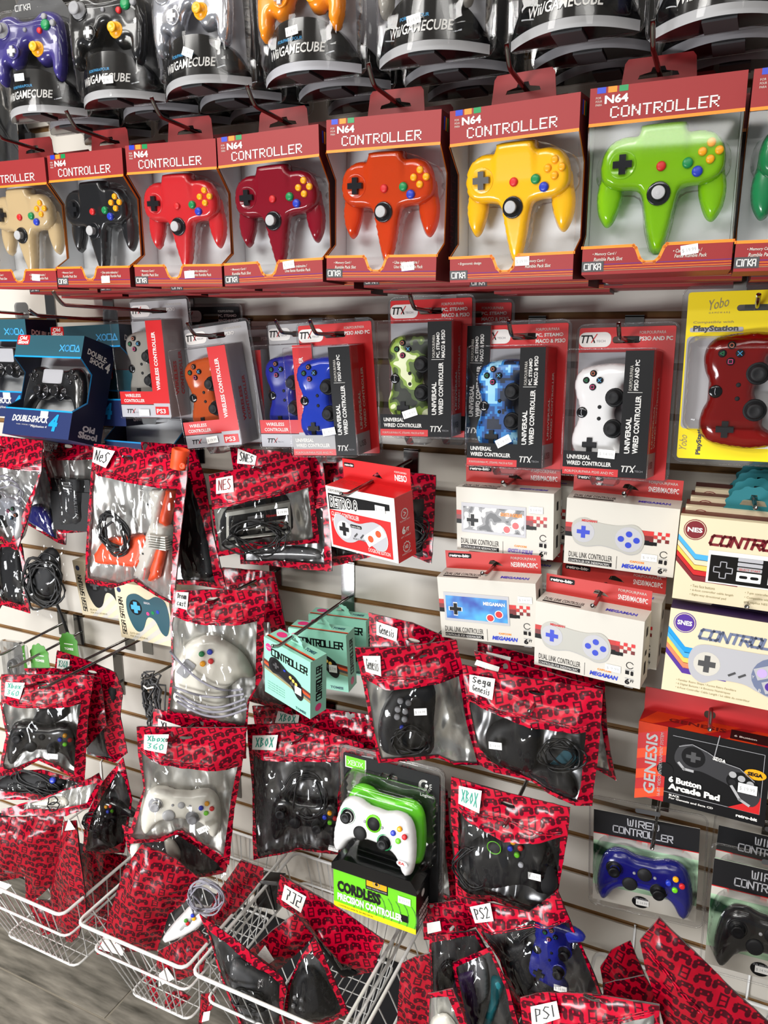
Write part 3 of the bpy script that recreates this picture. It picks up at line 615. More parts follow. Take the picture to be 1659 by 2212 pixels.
def ttx_logo(p, x, z, w, h, k, l=3):
    t = h*.2
    p.strokes([[(x, z+h), (x+w*.34, z+h)], [(x+w*.14, z+h), (x+w*.06, z)], [(x+w*.28, z+h), (x+w*.62, z+h)], [(x+w*.44, z+h), (x+w*.36, z)], [(x+w*.66, z+h), (x+w*.86, z)]], k, t, l)
    p.strokes([[(x+w, z+h*1.2), (x+w*.66, z)]], 'ttxred' if k == 'black' else k, t*.8, l); p.text('TECH', x+w*.98, z, w*.6, h*.34, 'grey', l=l); return p
def ttx_pack(label, M, wired=True, cardk='ttxred', title='PC, STEAM®|MAC® & PS3®', foot='FOR/POUR/PARA PC, STEAM®, MAC® & PS3®', pr=None, footk='black', nocard=False):
    r = thing('blister_pack', label, 'package', M, 'clear gamepad packs on the third row')
    Wd, Hh, D = .118, .176, .055; x0, x1, z0, z1 = -Wd/2, Wd/2, -Hh/2, Hh/2; xs = x1-.038
    mb = MB(); p = front(mb); sk = 'black' if wired else 'ttxred'
    p.rect(x0, z0, xs, z0+.0105 if wired else z0+.023, 'ttxred' if wired else 'lightgrey', 0); zb = z0+.034 if wired else z0+.048
    p.rect(x0, z0+.0105 if wired else z0+.024, xs, zb, footk if wired else 'ttxred', 0)
    if wired:
        p.text('UNIVERSAL', x0+.006, z0+.0225, .034, .0062, 'white', bold=.03); p.text('WIRED CONTROLLER', x0+.006, z0+.0138, .064, .0062, 'white', bold=.03); p.text(foot, x0+.004, z0+.003, .07, .0038, 'offwhite')
    else:
        p.text('WIRELESS', x0+.013, z0+.0375, .038, .006, 'white', bold=.02); p.text('CONTROLLER', x0+.009, z0+.028, .05, .006, 'white', bold=.02); ttx_logo(p, x0+.014, z0+.008, .02, .0065, 'black'); p.rect(x0, z0+.023, xs, z0+.0242, 'softblack')
    mb.build('front_label', r)
    mb = MB(); p = front(mb); p.rect(xs, z0, x1, z1-.001, sk, 0)
    if wired:
        q = Panel(mb, lambda u, v, l: (xs+.034-v, -l*.00022, z0+u)); q.text('UNIVERSAL', .034, .02, .05, .0075, 'white', bold=.03); q.text('WIRED CONTROLLER', .034, .009, .08, .0075, 'white', bold=.03)
        q.rect(.118, .008, .1186, .028, 'white'); q.text('FOR/POUR/PARA', .121, .022, .034, .0045, 'offwhite')
        for i, t in enumerate(title.split('|')): q.text(t, .121, .014-i*.0078, .0034*len(t)+.004, .0062, 'white', bold=.03)
        ttx_logo(p, xs+.005, z0+.0085, .018, .0075, 'white')
    else:
        q = Panel(mb, lambda u, v, l: (xs+.03-v, -l*.00022, z0+u)); q.text('WIRELESS CONTROLLER', .05, .01, .105, .0085, 'white', bold=.03)
        p.rect(xs, z0, x1, z0+.026, 'lightgrey', 1); p.rect(xs+.003, z0+.005, x1-.004, z0+.02, 'ttxred', 2); p.text('PS3', xs+.006, z0+.0075, .021, .0085, 'white', bold=.02, l=3)
    mb.build('corner_strip', r)
    mb = MB(); sd = 'ttxred' if wired else 'ghost'; mb.quad([(x1, 0, z0), (x1, D, z0), (x1, D, z1), (x1, 0, z1)], sd)
    q = Panel(mb, lambda u, v, l: (x1+l*.00022, D-.004-v, z0+u)); tk = 'offwhite' if wired else 'ttxred'
    if wired: rside(mb, x1).rect(0, z0, D, z0+.034, 'grey'); rside(mb, x1).text('USB', .012, z0+.012, .026, .01, 'darkgrey', bold=.02)
    q.text('UNIVERSAL' if wired else 'WIRELESS', .04, .022, .062, .0095, tk, bold=.03); q.text('WIRED CONTROLLER' if wired else 'CONTROLLER', .04, .006, .1 if wired else .08, .0095, tk, bold=.03); mb.build('side_panel', r)
    mb = MB(); mb.quad([(x0, D-.004, z0), (x1, D-.004, z0), (x1, D-.004, z1), (x0, D-.004, z1)], 'grey' if wired else 'ghost'); mb.quad([(x0, 0, z0), (x1, 0, z0), (x1, D, z0), (x0, D, z0)], sk); mb.build('inner_carton', r)
    if not nocard:
        mb = MB(); cl, cr2, cb, ct = -.066, .08, -.098, .13; slot = rrect(-.012, ct-.029, .028, ct-.019, .0045)
        holed(mb, rrect(cl+.005, cb+.004, cr2-.005, ct-.006, .003), [slot], 0, .0006, cardk, y=D+.001); p = front(mb, D+.0008)
        p.rrect(cl+.005, ct-.034, cl+.052, ct-.0125, .009, 'white'); ttx_logo(p, cl+.009, ct-.027, .022, .0095, 'black')
        p.text('FOR/POUR/PARA', cr2-.054, ct-.0165, .036, .0042, 'offwhite')
        for i, t in enumerate(title.split('|')): p.text(t, cr2-.054, ct-.026-i*.0085, .0036*len(t)+.006, .0062, 'white', bold=.03)
        mb.build('hang_card', r)
        mb = MB(); holed(mb, rrect(cl, cb, cr2, ct, .012), [slot], 0, .0012, 'film_thick', y=D+.0025); mb.tube([(a, D+.003, b) for a, b in rrect(cl+.001, cb+.001, cr2-.001, ct-.001, .012, 3)], .0014, 'film_shell', 6, True); mb.build('clear_backing', r)
    mb = MB(); e = .002; A, B2, Cc, Dd = x0-e, x1+e, z0-e, z1+e
    mb.quad([(A, -e, Cc), (B2, -e, Cc), (B2, -e, Dd), (A, -e, Dd)], 'film_shell'); mb.quad([(A, -e, Cc), (A, D, Cc), (A, D, Dd), (A, -e, Dd)], 'film_shell'); mb.quad([(A, -e, Dd), (B2, -e, Dd), (B2, D, Dd), (A, D, Dd)], 'film_shell'); mb.quad([(B2, -e, Cc), (B2, D, Cc), (B2, D, Dd), (B2, -e, Dd)], 'film')
    mb.tube([(a, -e, b) for a, b in rrect(A, Cc, B2, Dd, .004, 2)], .0008, 'film_shell', 5, True)
    mb.prism([(-.022, Cc), (.02, Cc), (.014, Cc-.012), (-.016, Cc-.012)], .006, D*.7, 'film_thick'); mb.build('clear_shell', r)
    if pr: price(r, pr[0], pr[1], pr[3] if len(pr) > 3 else '14.99', -.0028, .024, .012, pr[2])
    return r

def yobo_pack(label, M):
    r = thing('blister_pack', label, 'package', M); w, zt, zb = .083, .118, -.108
    mb = MB(); slot = rrect(-.022, .092, .03, .1, .004); holed(mb, rrect(-w, zb, w, zt, .004), [slot], 0, .0008, 'yobo_yellow'); p = front(mb, 0)
    p.rrect(-w+.002, zb+.042, w, zt-.058, .006, 'ghost', 1); p.text('Yobo', -.058, .093, .026, .013, 'olive', 12, shear=.3); p.text('G A M E W A R E', -.056, .0895, .026, .0022, 'olive'); p.text('Compatible with', -.075, .076, .05, .004, 'olive', shear=.2)
    p.rrect(-.078, .0655, -.012, .0715, .002, 'lightgrey', 2); p.text('PlayStation', -.074, .0645, .056, .0095, 'darkgrey', bold=.04, l=3)
    q = Panel(mb, lambda u, v, l: (-w+.034-v, -l*.00022, zb+.006+u)); q.text('Yobo', .004, .022, .022, .01, 'olive', 0, shear=.3); q.text('PlayStation', .0, .002, .046, .008, 'darkgrey', bold=.04); mb.build('card', r)
    mb = MB(); mb.prism(rrect(-w-.006, zb-.006, w+.006, zt+.008, .012), .0012, .0022, 'film_thick'); mb.tube([(a, 0, b) for a, b in rrect(-w-.006, zb-.006, w+.006, zt+.008, .012)], .0012, 'film_shell', 6, True)
    inflate(mb, [(a*1000, b*1000) for a, b in rrect(-w+.004, zb+.04, w-.004, zt-.057, .012)], 34, 14, 'film_shell', .1, 8, 0); mb.build('clear_shell', r)
    price(r, .022, zb+.025, '14.99', -.0012, .022, .014); return r

def checker(p, x, z, s):
    for i in range(5):
        for j in range(4):
            if (i+j) % 2 == 0 and not (j == 3 and i != 2 and i != 1): p.rect(x+i*s, z-(j+1)*s, x+(i+1)*s, z-j*s, ('red', 'rbred', 'darkred', 'black')[j], 2)
def linkbox(label, M, kind, title, pr=None, prxy=(.033, .024), logo='MEGAMAN'):
    r = thing('carton_box', label, 'box', M, 'white carton boxes with red hang flaps')
    Wd, Hh, D = .158, .105, .042; x0, x1, z0, z1 = -Wd/2, Wd/2, -Hh/2, Hh/2
    mb = MB(); mb.box(x0, x1, 0, D, z0, z1, 'offwhite'); p = front(mb); U = lambda u: x0+u*Wd; V = lambda v: z1-v*Hh
    for i, c in enumerate(('rbred', 'darkred', 'black')): p.rect(x0, V(.36+i*.07+.07), U(.8), V(.36+i*.07), c)
    checker(p, U(.765), V(.36), Wd*.034)
    if kind == 'nes':
        p.rect(U(.055), V(.7), U(.73), V(.235), 'lightgrey', 3); p.rect(U(.075), V(.66), U(.71), V(.29), 'art_grey' if logo != 'MEGAMAN' else 'grad_blue', 4)
        dp = [(-.3, -1), (.3, -1), (.3, -.3), (1, -.3), (1, .3), (.3, .3), (.3, 1), (-.3, 1), (-.3, .3), (-1, .3), (-1, -.3), (-.3, -.3)]
        for s, k, l in ((.0115, 'white', 5), (.0098, 'black', 6)): p.poly([(U(.175)+a*s, V(.5)+b*s) for a, b in dp], k, l)
        for u, v in ((.535, .6), (.625, .53)): p.disc(U(u), V(v), .0068, 'white', 5); p.disc(U(u), V(v), .0054, 'ttxred', 6)
        p.text(logo, U(.47), V(.4), U(.69)-U(.47), .006, 'orange' if logo != 'MEGAMAN' else 'white', bold=.04, l=6)
    else:
        cz = V(.49); out = crom([(U(.06)+.0, cz), (U(.075), cz+.016), (U(.17), cz+.0235), (U(.3), cz+.018), (U(.48), cz+.0165), (U(.62), cz+.0205), (U(.7), cz+.012), (U(.725), cz-.004), (U(.69), cz-.02), (U(.6), cz-.026), (U(.49), cz-.021), (U(.34), cz-.017), (U(.2), cz-.021), (U(.1), cz-.016)], 4)
        p.poly([(a, b-.001) for a, b in out], 'ghost', 3); p.poly(out, 'palepad', 4); p.disc(U(.17), cz+.001, .0165, 'lightgrey', 5); p.disc(U(.585), cz-.003, .0195, 'lightgrey', 5)
        dp = [(-.33, -1), (.33, -1), (.33, -.33), (1, -.33), (1, .33), (.33, .33), (.33, 1), (-.33, 1), (-.33, .33), (-1, .33), (-1, -.33), (-.33, -.33)]; p.poly([(U(.17)+a*.0095, cz+.001+b*.0095) for a, b in dp], 'blue', 6)
        for a, b in ((-1, 0), (1, 0), (0, 1), (0, -1)): p.disc(U(.585)+a*.011, cz-.003+b*.0085, .0046, 'blue', 6)
        p.text(logo, U(.15), cz+.0175, .022, .0036, 'ttxred', bold=.04, l=6)
    p.text('DUAL LINK CONTROLLER', U(.045), V(.885), .064, .0088, 'ink'); p.rect(U(.045), V(.965), U(.45), V(.905), 'ink', 2); p.text(title, U(.052), V(.957), .06, .0042, 'white', l=3)
    p.rect(U(.49), V(.98), U(.494), V(.79), 'ink'); p.text('CAPCOM', U(.61), V(.855), .02, .0032, 'orange', bold=.05); p.text(logo, U(.54), V(.95), .04, .0068, 'blue' if logo == 'MEGAMAN' else 'purple', bold=.05, shear=.2)
    for i in range(3):
        zc = V(.68+i*.13); p.strokes([[(U(.9)+.005*cos(j*pi/6), zc+.005*sin(j*pi/6)) for j in range(1, 12)]], 'ink', .001) if i == 0 else (p.rect(U(.9)-.006, zc-.001, U(.9)-.0005, zc+.005, 'ink'), p.rrect(U(.9)+.0015, zc-.002, U(.9)+.0055, zc+.005, .0015, 'ink')) if i == 1 else p.text('6', U(.9)-.006, zc-.003, .007, .009, 'ink', bold=.05)
        if i == 2: p.text('FT', U(.9)+.0018, zc+.001, .005, .004, 'ink', bold=.04)
        p.rect(U(.9)-.006, zc-.0078, U(.9)+.006, zc-.0068, 'grey')
    t = topside(mb, z1); t.text('DUAL LINK CONTROLLER', x0+.008, .012, .06, .01, 'ink'); t.rect(x0+.008, .005, x0+.066, .0095, 'ink'); t.text(logo, x0+.1, .012, .044, .009, 'blue', bold=.04)
    s = rside(mb, x1)
    for i, hgt in enumerate((.02, .008, .014)): s.rrect(.016, z0+.014+i*.03, .026, z0+.014+i*.03+hgt, .002, 'ink')
    mb.build('carton', r)
    mb = MB(); slot = [(-.006, z1+.011), (.018, z1+.009), (.012, z1+.014), (.003, z1+.018), (-.003, z1+.017)]
    holed(mb, [(x0+.001, z1), (x1-.001, z1), (x1-.001, z1+.03), (x0+.001, z1+.03)], [slot], 0, .0008, 'rbred', y=D-.001); p = front(mb, D-.001)
    p.rrect(x0+.006, z1+.0185, x0+.045, z1+.0265, .002, 'ink'); p.text('retro-bit·', x0+.008, z1+.02, .034, .005, 'white', bold=.05, l=3)
    p.text('FOR|POUR|PARA', x1-.048, z1+.0205, .04, .0052, 'offwhite'); p.text(title.replace('CONTROLLER FOR ', ''), x1-.048, z1+.009, .042, .0085, 'white', bold=.01); mb.build('hang_flap', r)
    if pr: price(r, prxy[0]+.022, prxy[1], pr, -.0012, .022, .0105)
    return r

def retro8_box(label, M):
    r = thing('carton_box', label, 'box', M); Wd, Hh, D = .143, .107, .045; x0, x1, z0, z1 = -Wd/2, Wd/2, -Hh/2, Hh/2
    mb = MB(); mb.box(x0, x1, 0, D, z0, z1, 'white'); p = front(mb); p.rect(x0+.004, z0+.004, x1-.01, z1-.04, 'ttxred'); p.poly([(x0+.004, z1-.04), (x0+.004, z1-.012), (x0+.01, z1-.012), (x1-.01, z1-.012), (x1-.01, z1-.022)], 'black')
    p.text('FOR/POUR/PARA', x0+.005, z1-.009, .03, .005, 'darkgrey'); p.text('RETRO 8', x0+.007, z1-.036, .06, .021, 'white', bold=.09); p.text('RETRO 8', x0+.0085, z1-.0345, .057, .018, 'black', bold=.0, l=3)
    p.text('CLASSIC CONTROLLER', x0+.008, z1-.05, .06, .0075, 'white', bold=.01); p.text('FOR NES®', x0+.008, z1-.061, .027, .0075, 'white', bold=.01); p.text('DOGBONE EDITION', x1-.06, z0+.008, .045, .0065, 'white')
    cz = z0+.0395; X = lambda u: x0+.012+u*.11; out = crom([(X(0), cz+.004), (X(.05), cz+.02), (X(.17), cz+.022), (X(.3), cz+.016), (X(.5), cz+.013), (X(.66), cz+.018), (X(.8), cz+.021), (X(.96), cz+.014), (X(1.02), cz-.006), (X(.97), cz-.022), (X(.84), cz-.026), (X(.68), cz-.018), (X(.5), cz-.015), (X(.36), cz-.022), (X(.2), cz-.024), (X(.06), cz-.014)], 4)
    p.poly([(a*1.02, b) for a, b in out], 'white', 3); p.poly(out, 'lightgrey', 4); p.disc(X(.2), cz-.003, .0155, 'white', 5); p.poly([(X(.2)+a*.0105, cz-.002+b*.0115) for a, b in [(-.33, -1), (.33, -1), (.33, -.33), (1, -.33), (1, .33), (.33, .33), (.33, 1), (-.33, 1), (-.33, .33), (-1, .33), (-1, -.33), (-.33, -.33)]], 'softblack', 6)
    p.strokes([[(X(.69), cz-.01), (X(.89), cz+.005)]], 'white', .02, 5); p.disc(X(.71), cz-.0085, .0058, 'zap_orange', 6); p.disc(X(.86), cz+.003, .0058, 'zap_orange', 6); p.rrect(X(.33), cz+.004, X(.55), cz+.0095, .002, 'ink', 6); p.text('retro·bit·', X(.345), cz+.005, .021, .0034, 'white', l=7)
    for u in (.42, .54): p.strokes([[(X(u)-.002, cz-.0105), (X(u)+.003, cz-.0055)]], 'darkgrey', .003, 6)
    p.text('SELECT START', X(.36), cz-.016, .028, .0028, 'darkgrey', l=6)
    s = rside(mb, x1); s.rect(0, z0, D, z1, 'ttxred', 1)
    s.strokes([[(.022+.008*cos(j*pi/6), z0+.076+.008*sin(j*pi/6)) for j in range(13)], [(.02, z0+.073), (.025, z0+.076), (.02, z0+.079)]], 'white', .0014); s.text('6', .013, z0+.043, .009, .013, 'white', bold=.05); s.text('FT', .024, z0+.045, .007, .007, 'white', bold=.04)
    s.strokes([[((.022+(.009 if j % 2 else .0075)*cos(j*pi/10)), z0+.021+(.009 if j % 2 else .0075)*sin(j*pi/10)) for j in range(21)]], 'white', .0014); s.text('HD', .018, z0+.018, .008, .006, 'white', bold=.04)
    for i, zz in enumerate((.064, .038, .009)): s.text(('PLUG AND PLAY', '6FT CABLE', 'HIGH DEF')[i], .01, z0+zz, .024, .0025, 'white')
    t = topside(mb, z1); t.rect(x0, 0, x1, D, 'ttxred', 1); t.text('RETRO 8', x0+.01, .02, .055, .016, 'rbred'); mb.build('carton', r)
    mb = MB(); slot = [(-.008, z1+.012), (.014, z1+.01), (.004, z1+.02)]; holed(mb, [(x0+.001, z1), (x1-.001, z1), (x1-.001, z1+.034), (x0+.001, z1+.034)], [slot], 0, .0008, 'ttxred', y=D-.001); p = front(mb, D-.001)
    p.rrect(x0+.004, z1+.021, x0+.026, z1+.028, .002, 'ink'); p.text('retro·bit·', x0+.006, z1+.0225, .019, .004, 'white', bold=.04, l=3); p.text('FOR/POUR/PARA', x1-.032, z1+.024, .024, .003, 'white'); p.text('NES®', x1-.032, z1+.011, .024, .011, 'white', bold=.03); mb.build('hang_flap', r)
    price(r, .043, z1-.022, '9.99', -.0016, .02, .012); return r

def retro_stripe(p, pts_fn, cols, w, l=1):
    for i, c in enumerate(cols): p.strokes([pts_fn(i)], c, w, l)
def tomee_box(label, M, kind):
    r = thing('carton_box', label, 'box', M, 'cream carton boxes at the right edge'); Wd, Hh, D = (.176, .12, .045) if kind == 'nes' else (.184, .12, .045); x0, x1, z0, z1 = -Wd/2, Wd/2, -Hh/2, Hh/2
    mb = MB(); mb.box(x0, x1, 0, D, z0, z1, 'cream'); p = front(mb); tk = 'maroon' if kind == 'nes' else 'purple'
    cols = ('skyblue', 'cream', 'sun', 'ttxred', 'maroon') if kind == 'nes' else ('cyan', 'skyblue', 'sun', 'salmon', 'purple')
    for i, c in enumerate(cols):
        a = .026+i*.0075; p.poly([(x0, z1-a), (x0+.024, z1-a-.026), (x0+.08, z1-a-.028), (x0+.08, z1-a-.0355), (x0+.024, z1-a-.0345), (x0, z1-a-.0085)], c, 1)
    p.disc(x0+.02, z1-.018, .0145, tk, 2); p.disc(x0+.02, z1-.018, .0134, 'cream', 3); p.disc(x0+.02, z1-.018, .0124, tk, 4); p.text('NES' if kind == 'nes' else 'SNES', x0+.0105, z1-.0215, .019, .0068, 'white', bold=.04, l=5)
    p.glyphs(SQ, 'CONTROLLER', x0+.04, z1-.036, .125, .0125, 'maroon' if kind == 'nes' else 'bluegrey', .0036, .25)
    if kind == 'nes':
        p.rect(x0+.04, z0+.03, x1-.008, z1-.044, 'white', 3); p.rect(x0+.043, z0+.032, x1-.012, z1-.05, 'gloss_black', 4); c = (x0+.06, z0+.05); dp = [(-.33, -1), (.33, -1), (.33, -.33), (1, -.33), (1, .33), (.33, .33), (.33, 1), (-.33, 1), (-.33, .33), (-1, .33), (-1, -.33), (-.33, -.33), (-.33, -1)]
        p.strokes([[(c[0]+a*.0115, c[1]+b*.0115) for a, b in dp]], 'lightgrey', .0011, 5)
        for i in range(3): p.rrect(x0+.077, z0+.065-i*.0065+.0, x0+.107, z0+.069-i*.0065+.001, .001, ('lightgrey', 'lightgrey', 'ghost')[i], 5)
        p.text('SELECT START', x0+.079, z0+.0525, .026, .003, 'ttxred', l=6); p.rrect(x0+.077, z0+.037, x0+.107, z0+.05, .001, 'white', 5)
        for i in range(2): p.rrect(x0+.0805+i*.0135, z0+.0415, x0+.0905+i*.0135, z0+.0455, .002, 'black', 6)
        p.rect(x0+.115, z0+.037, x0+.132, z0+.052, 'white', 5); p.disc(x0+.1235, z0+.0445, .0065, 'red', 6); p.rect(x0+.137, z0+.037, x0+.154, z0+.052, 'white', 5); p.disc(x0+.1455, z0+.0445, .0065, 'red', 6)
        for i, t in enumerate(('• Two face buttons', '• 6-foot controller cable length', '• Eight-way directional pad')): p.text(t, x0+.022, z0+.02-i*.0065, .0017*len(t), .004, 'olive')
        for i, t in enumerate(('• 7-pin controller connector', '• Compatible with the original', '   and replica NES systems')): p.text(t, x0+.09, z0+.02-i*.0065, .0017*len(t), .004, 'olive')
    else:
        cz = z0+.05; X = lambda u: x0+.03+u*.14; out = crom([(X(0), cz), (X(.03), cz+.018), (X(.13), cz+.026), (X(.35), cz+.026), (X(.6), cz+.026), (X(.85), cz+.026), (X(.97), cz+.012), (X(1), cz-.005), (X(.95), cz-.025), (X(.8), cz-.034), (X(.64), cz-.027), (X(.5), cz-.02), (X(.28), cz-.021), (X(.15), cz-.029), (X(.04), cz-.02)], 4)
        p.poly(out, 'lightgrey', 3); p.disc(X(.17), cz-.001, .017, 'offwhite', 4); p.disc(X(.76), cz-.004, .027, 'bluegrey', 4); p.poly([(X(.17)+a*.011, cz-.001+b*.012) for a, b in [(-.33, -1), (.33, -1), (.33, -.33), (1, -.33), (1, .33), (.33, .33), (.33, 1), (-.33, 1), (-.33, .33), (-1, .33), (-1, -.33), (-.33, -.33)]], 'darkgrey', 5)
        for u in (.4, .49): p.strokes([[(X(u)-.003, cz-.011), (X(u)+.003, cz-.007)]], 'darkgrey', .003, 5)
        for (a, b, c2) in ((-.0145, .004, 'lilac'), (.001, .011, 'lilac'), (-.003, -.013, 'purple'), (.013, -.006, 'purple')): p.disc(X(.76)+a, cz-.004+b, .0062, c2, 7)
        p.strokes([[(X(.76)-.0145, cz), (X(.76)+.001, cz+.007)], [(X(.76)-.003, cz-.017), (X(.76)+.013, cz-.01)]], 'lightgrey', .0165, 6)
        for t, a, b in (('X', .006, .017), ('Y', -.026, -.008), ('B', -.016, -.025)): p.text(t, X(.76)+a, cz+b-.001, .003, .004, 'white', l=7)
        for i, t in enumerate(('• Familiar Retro Shape / Forme Rétro Familière', '• 6 Digital Buttons / 6 Boutons Numériques', '• 6-Foot Controller Cable Length / Le câble du contrôleur')): p.text(t, x0+.018, z0+.0165-i*.0056, .00165*len(t), .0038, 'olive')
        p.text('TOMEE', x1-.05, z0+.004, .03, .006, 'brown', bold=.04)
    t = topside(mb, z1); t.rect(x0, 0, x1, D, 'maroon' if kind == 'nes' else 'plum', 1) if kind != 'nes' else t.rect(x0, .012, x1, D, 'brown', 1); mb.build('carton', r)
    hk = 'tealcard' if kind == 'nes' else 'plum'; ring_tab(r, 0, z1, D-.001, hk, .034); return r
def ring_tab(r, cx, z1, y, k, R=.02):
    mb = MB(); n = 26; out = [(cx-R*1.25, z1)] + [(cx+R*(1+.07*(i % 4 > 1))*-cos(pi*i/n), z1+R*.25+R*.85*(1+.07*(i % 4 > 1))*sin(pi*i/n)) for i in range(n+1)] + [(cx+R*1.25, z1)]
    slot = [(cx-R*.5, z1+R*.35), (cx+R*.5, z1+R*.35), (cx+R*.4, z1+R*.55), (cx+R*.15, z1+R*.62), (cx+R*.1, z1+R*.8), (cx-R*.1, z1+R*.8), (cx-R*.15, z1+R*.62), (cx-R*.4, z1+R*.55)]
    holed(mb, [p for p in reversed(out)], [slot], 0, .0008, k, y=y); return mb.build('hang_tab', r)

def genesis_art(p, X, Z, sx, l=3, k='softblack'):
    P = lambda u, v: (X+u*sx, Z+v*sx)
    out = crom([P(.0, .06), P(.05, .25), P(.2, .31), (P(.38, .25)), P(.55, .16), P(.75, .13), P(.92, -.0), P(1, -.2), P(.93, -.34), P(.8, -.3), P(.66, -.14), P(.5, -.08), P(.3, -.03), P(.12, -.06)], 4)
    p.poly(out, k, l); a = P(.22, .14); p.disc(*a, .14*sx, 'black', l+1); s = .085*sx
    p.poly([(a[0]+q*s, a[1]+w*s*.8) for q, w in [(-.33, -1), (.33, -1), (.33, -.33), (1, -.33), (1, .33), (.33, .33), (.33, 1), (-.33, 1), (-.33, .33), (-1, .33), (-1, -.33), (-.33, -.33)]], 'darkgrey', l+2)
    b = P(.78, -.05); p.disc(*b, .17*sx, 'black', l+1, rz=.13*sx)
    return P
def mint_box(label, M, pr=True):
    r = thing('carton_box', label, 'box', M, 'mint green carton boxes'); Wd, Hh, D = .116, .113, .038; x0, x1, z0, z1 = -Wd/2, Wd/2, -Hh/2, Hh/2
    mb = MB(); mb.box(x0, x1, 0, D, z0, z1, 'mint'); p = front(mb)
    for i, c in enumerate(('brown', 'zap_orange', 'darkgrey', 'olive')): p.poly([(x0, z0+.07-i*.005), (x1, z0+.052-i*.005), (x1, z0+.047-i*.005), (x0, z0+.065-i*.005)], c)
    p.disc(x0+.012, z1-.016, .0075, 'pink'); p.text('FOR GENESIS', x0+.0065, z1-.0175, .011, .0025, 'white', l=3); p.glyphs(SQ, 'CONTROLLER', x0+.02, z1-.028, .088, .0125, 'black', .0026)
    P = genesis_art(p, x0+.012, z0+.056, .088, 3, 'softblack')
    for u, v in ((.64, .06), (.72, .02), (.8, -.02)): p.disc(*P(u, v), .0034, 'sun', 6)
    for u, v in ((.68, -.06), (.77, -.1), (.86, -.13)): p.disc(*P(u, v), .0042, 'darkgrey', 6)
    p.rect(*P(.44, .12), *P(.5, .16), 'blue', 6)
    for i in range(4): p.text('• 6-foot controller cable, easy to set up', x0+.008, z0+.026-i*.005, .045, .0028, 'teal')
    p.text('TOMEE', x1-.036, z0+.004, .026, .005, 'teal', bold=.03)
    q = Panel(mb, lambda u, v, l: (x1+l*.00022, .026-v, z0+.03+u)); q.glyphs(SQ, 'CONTROLLER', 0, 0, .066, .012, 'black', .0024); rside(mb, x1).disc(.019, z0+.015, .0075, 'pink')
    t = topside(mb, z1); t.rect(x0, .006, x1, .009, 'brown'); t.rect(x0, .009, x1, .012, 'zap_orange'); t.disc(x0+.018, .026, .011, 'pink', rz=.008); t.text('TOMEE', x1-.036, .02, .024, .008, 'teal', bold=.03); mb.build('carton', r)
    ring_tab(r, 0, z1, .02, 'mint', .017)
    if pr: price(r, .03, -.012, '7.99', -.002, .016, .015)
    return r
def saturn_box(label, M, sub, padk):
    r = thing('carton_box', label, 'box', M, 'cream boxes with a black pad picture'); Wd, Hh, D = .15, .13, .04; x0, x1, z0, z1 = -Wd/2, Wd/2, -Hh/2, Hh/2
    mb = MB(); mb.box(x0, x1, 0, D, z0, z1, 'cream'); p = front(mb); q = Panel(mb, lambda u, v, l: (x0+.022-v, -l*.00022, z0+.008+u)); q.glyphs(SQ, 'SEGA SATURN', .002, .004, .085, .0105, 'black', .0018, .1)
    for i in range(3): p.poly([(x0+.03+i*.03, z0), (x0+.045+i*.03, z0), (x1, z1-.05-i*.03), (x1, z1-.035-i*.03)], 'offwhite', 1)
    p.disc(x0+.012, z1-.017, .006, 'navy'); out = crom([(x0+.028, z0+.07), (x0+.034, z0+.1), (x0+.06, z0+.11), (x0+.09, z0+.1), (x1-.035, z0+.11), (x1-.01, z0+.1), (x1-.004, z0+.06), (x1-.015, z0+.025), (x1-.03, z0+.028), (x1-.045, z0+.055), (x0+.085, z0+.058), (x0+.068, z0+.028), (x0+.05, z0+.022), (x0+.036, z0+.04)], 4)
    p.poly(out, padk, 3); p.disc(x0+.055, z0+.078, .0175, 'black', 4); s = .013
    p.poly([(x0+.055+a*s, z0+.078+b*s) for a, b in [(-.4, -1), (.4, -1), (.4, -.4), (1, -.4), (1, .4), (.4, .4), (.4, 1), (-.4, 1), (-.4, .4), (-1, .4), (-1, -.4), (-.4, -.4)]], 'skyblue' if padk == 'teal' else 'darkgrey', 5)
    for i, c in enumerate(('pink', 'green', 'blue') if padk == 'teal' else ('darkgrey',)*3): p.disc(x0+.088+i*.014, z0+.068+i*.004, .0042, c, 5)
    p.text('SEGA', x0+.08, z0+.09, .018, .005, 'lightgrey', bold=.05, l=5); p.text(sub, x0+.028, z0+.013, .012+.0017*len(sub), .0042, 'olive'); p.text('FOR SEGA SATURN®', x0+.028, z0+.006, .05, .0042, 'olive'); mb.build('carton', r); return r
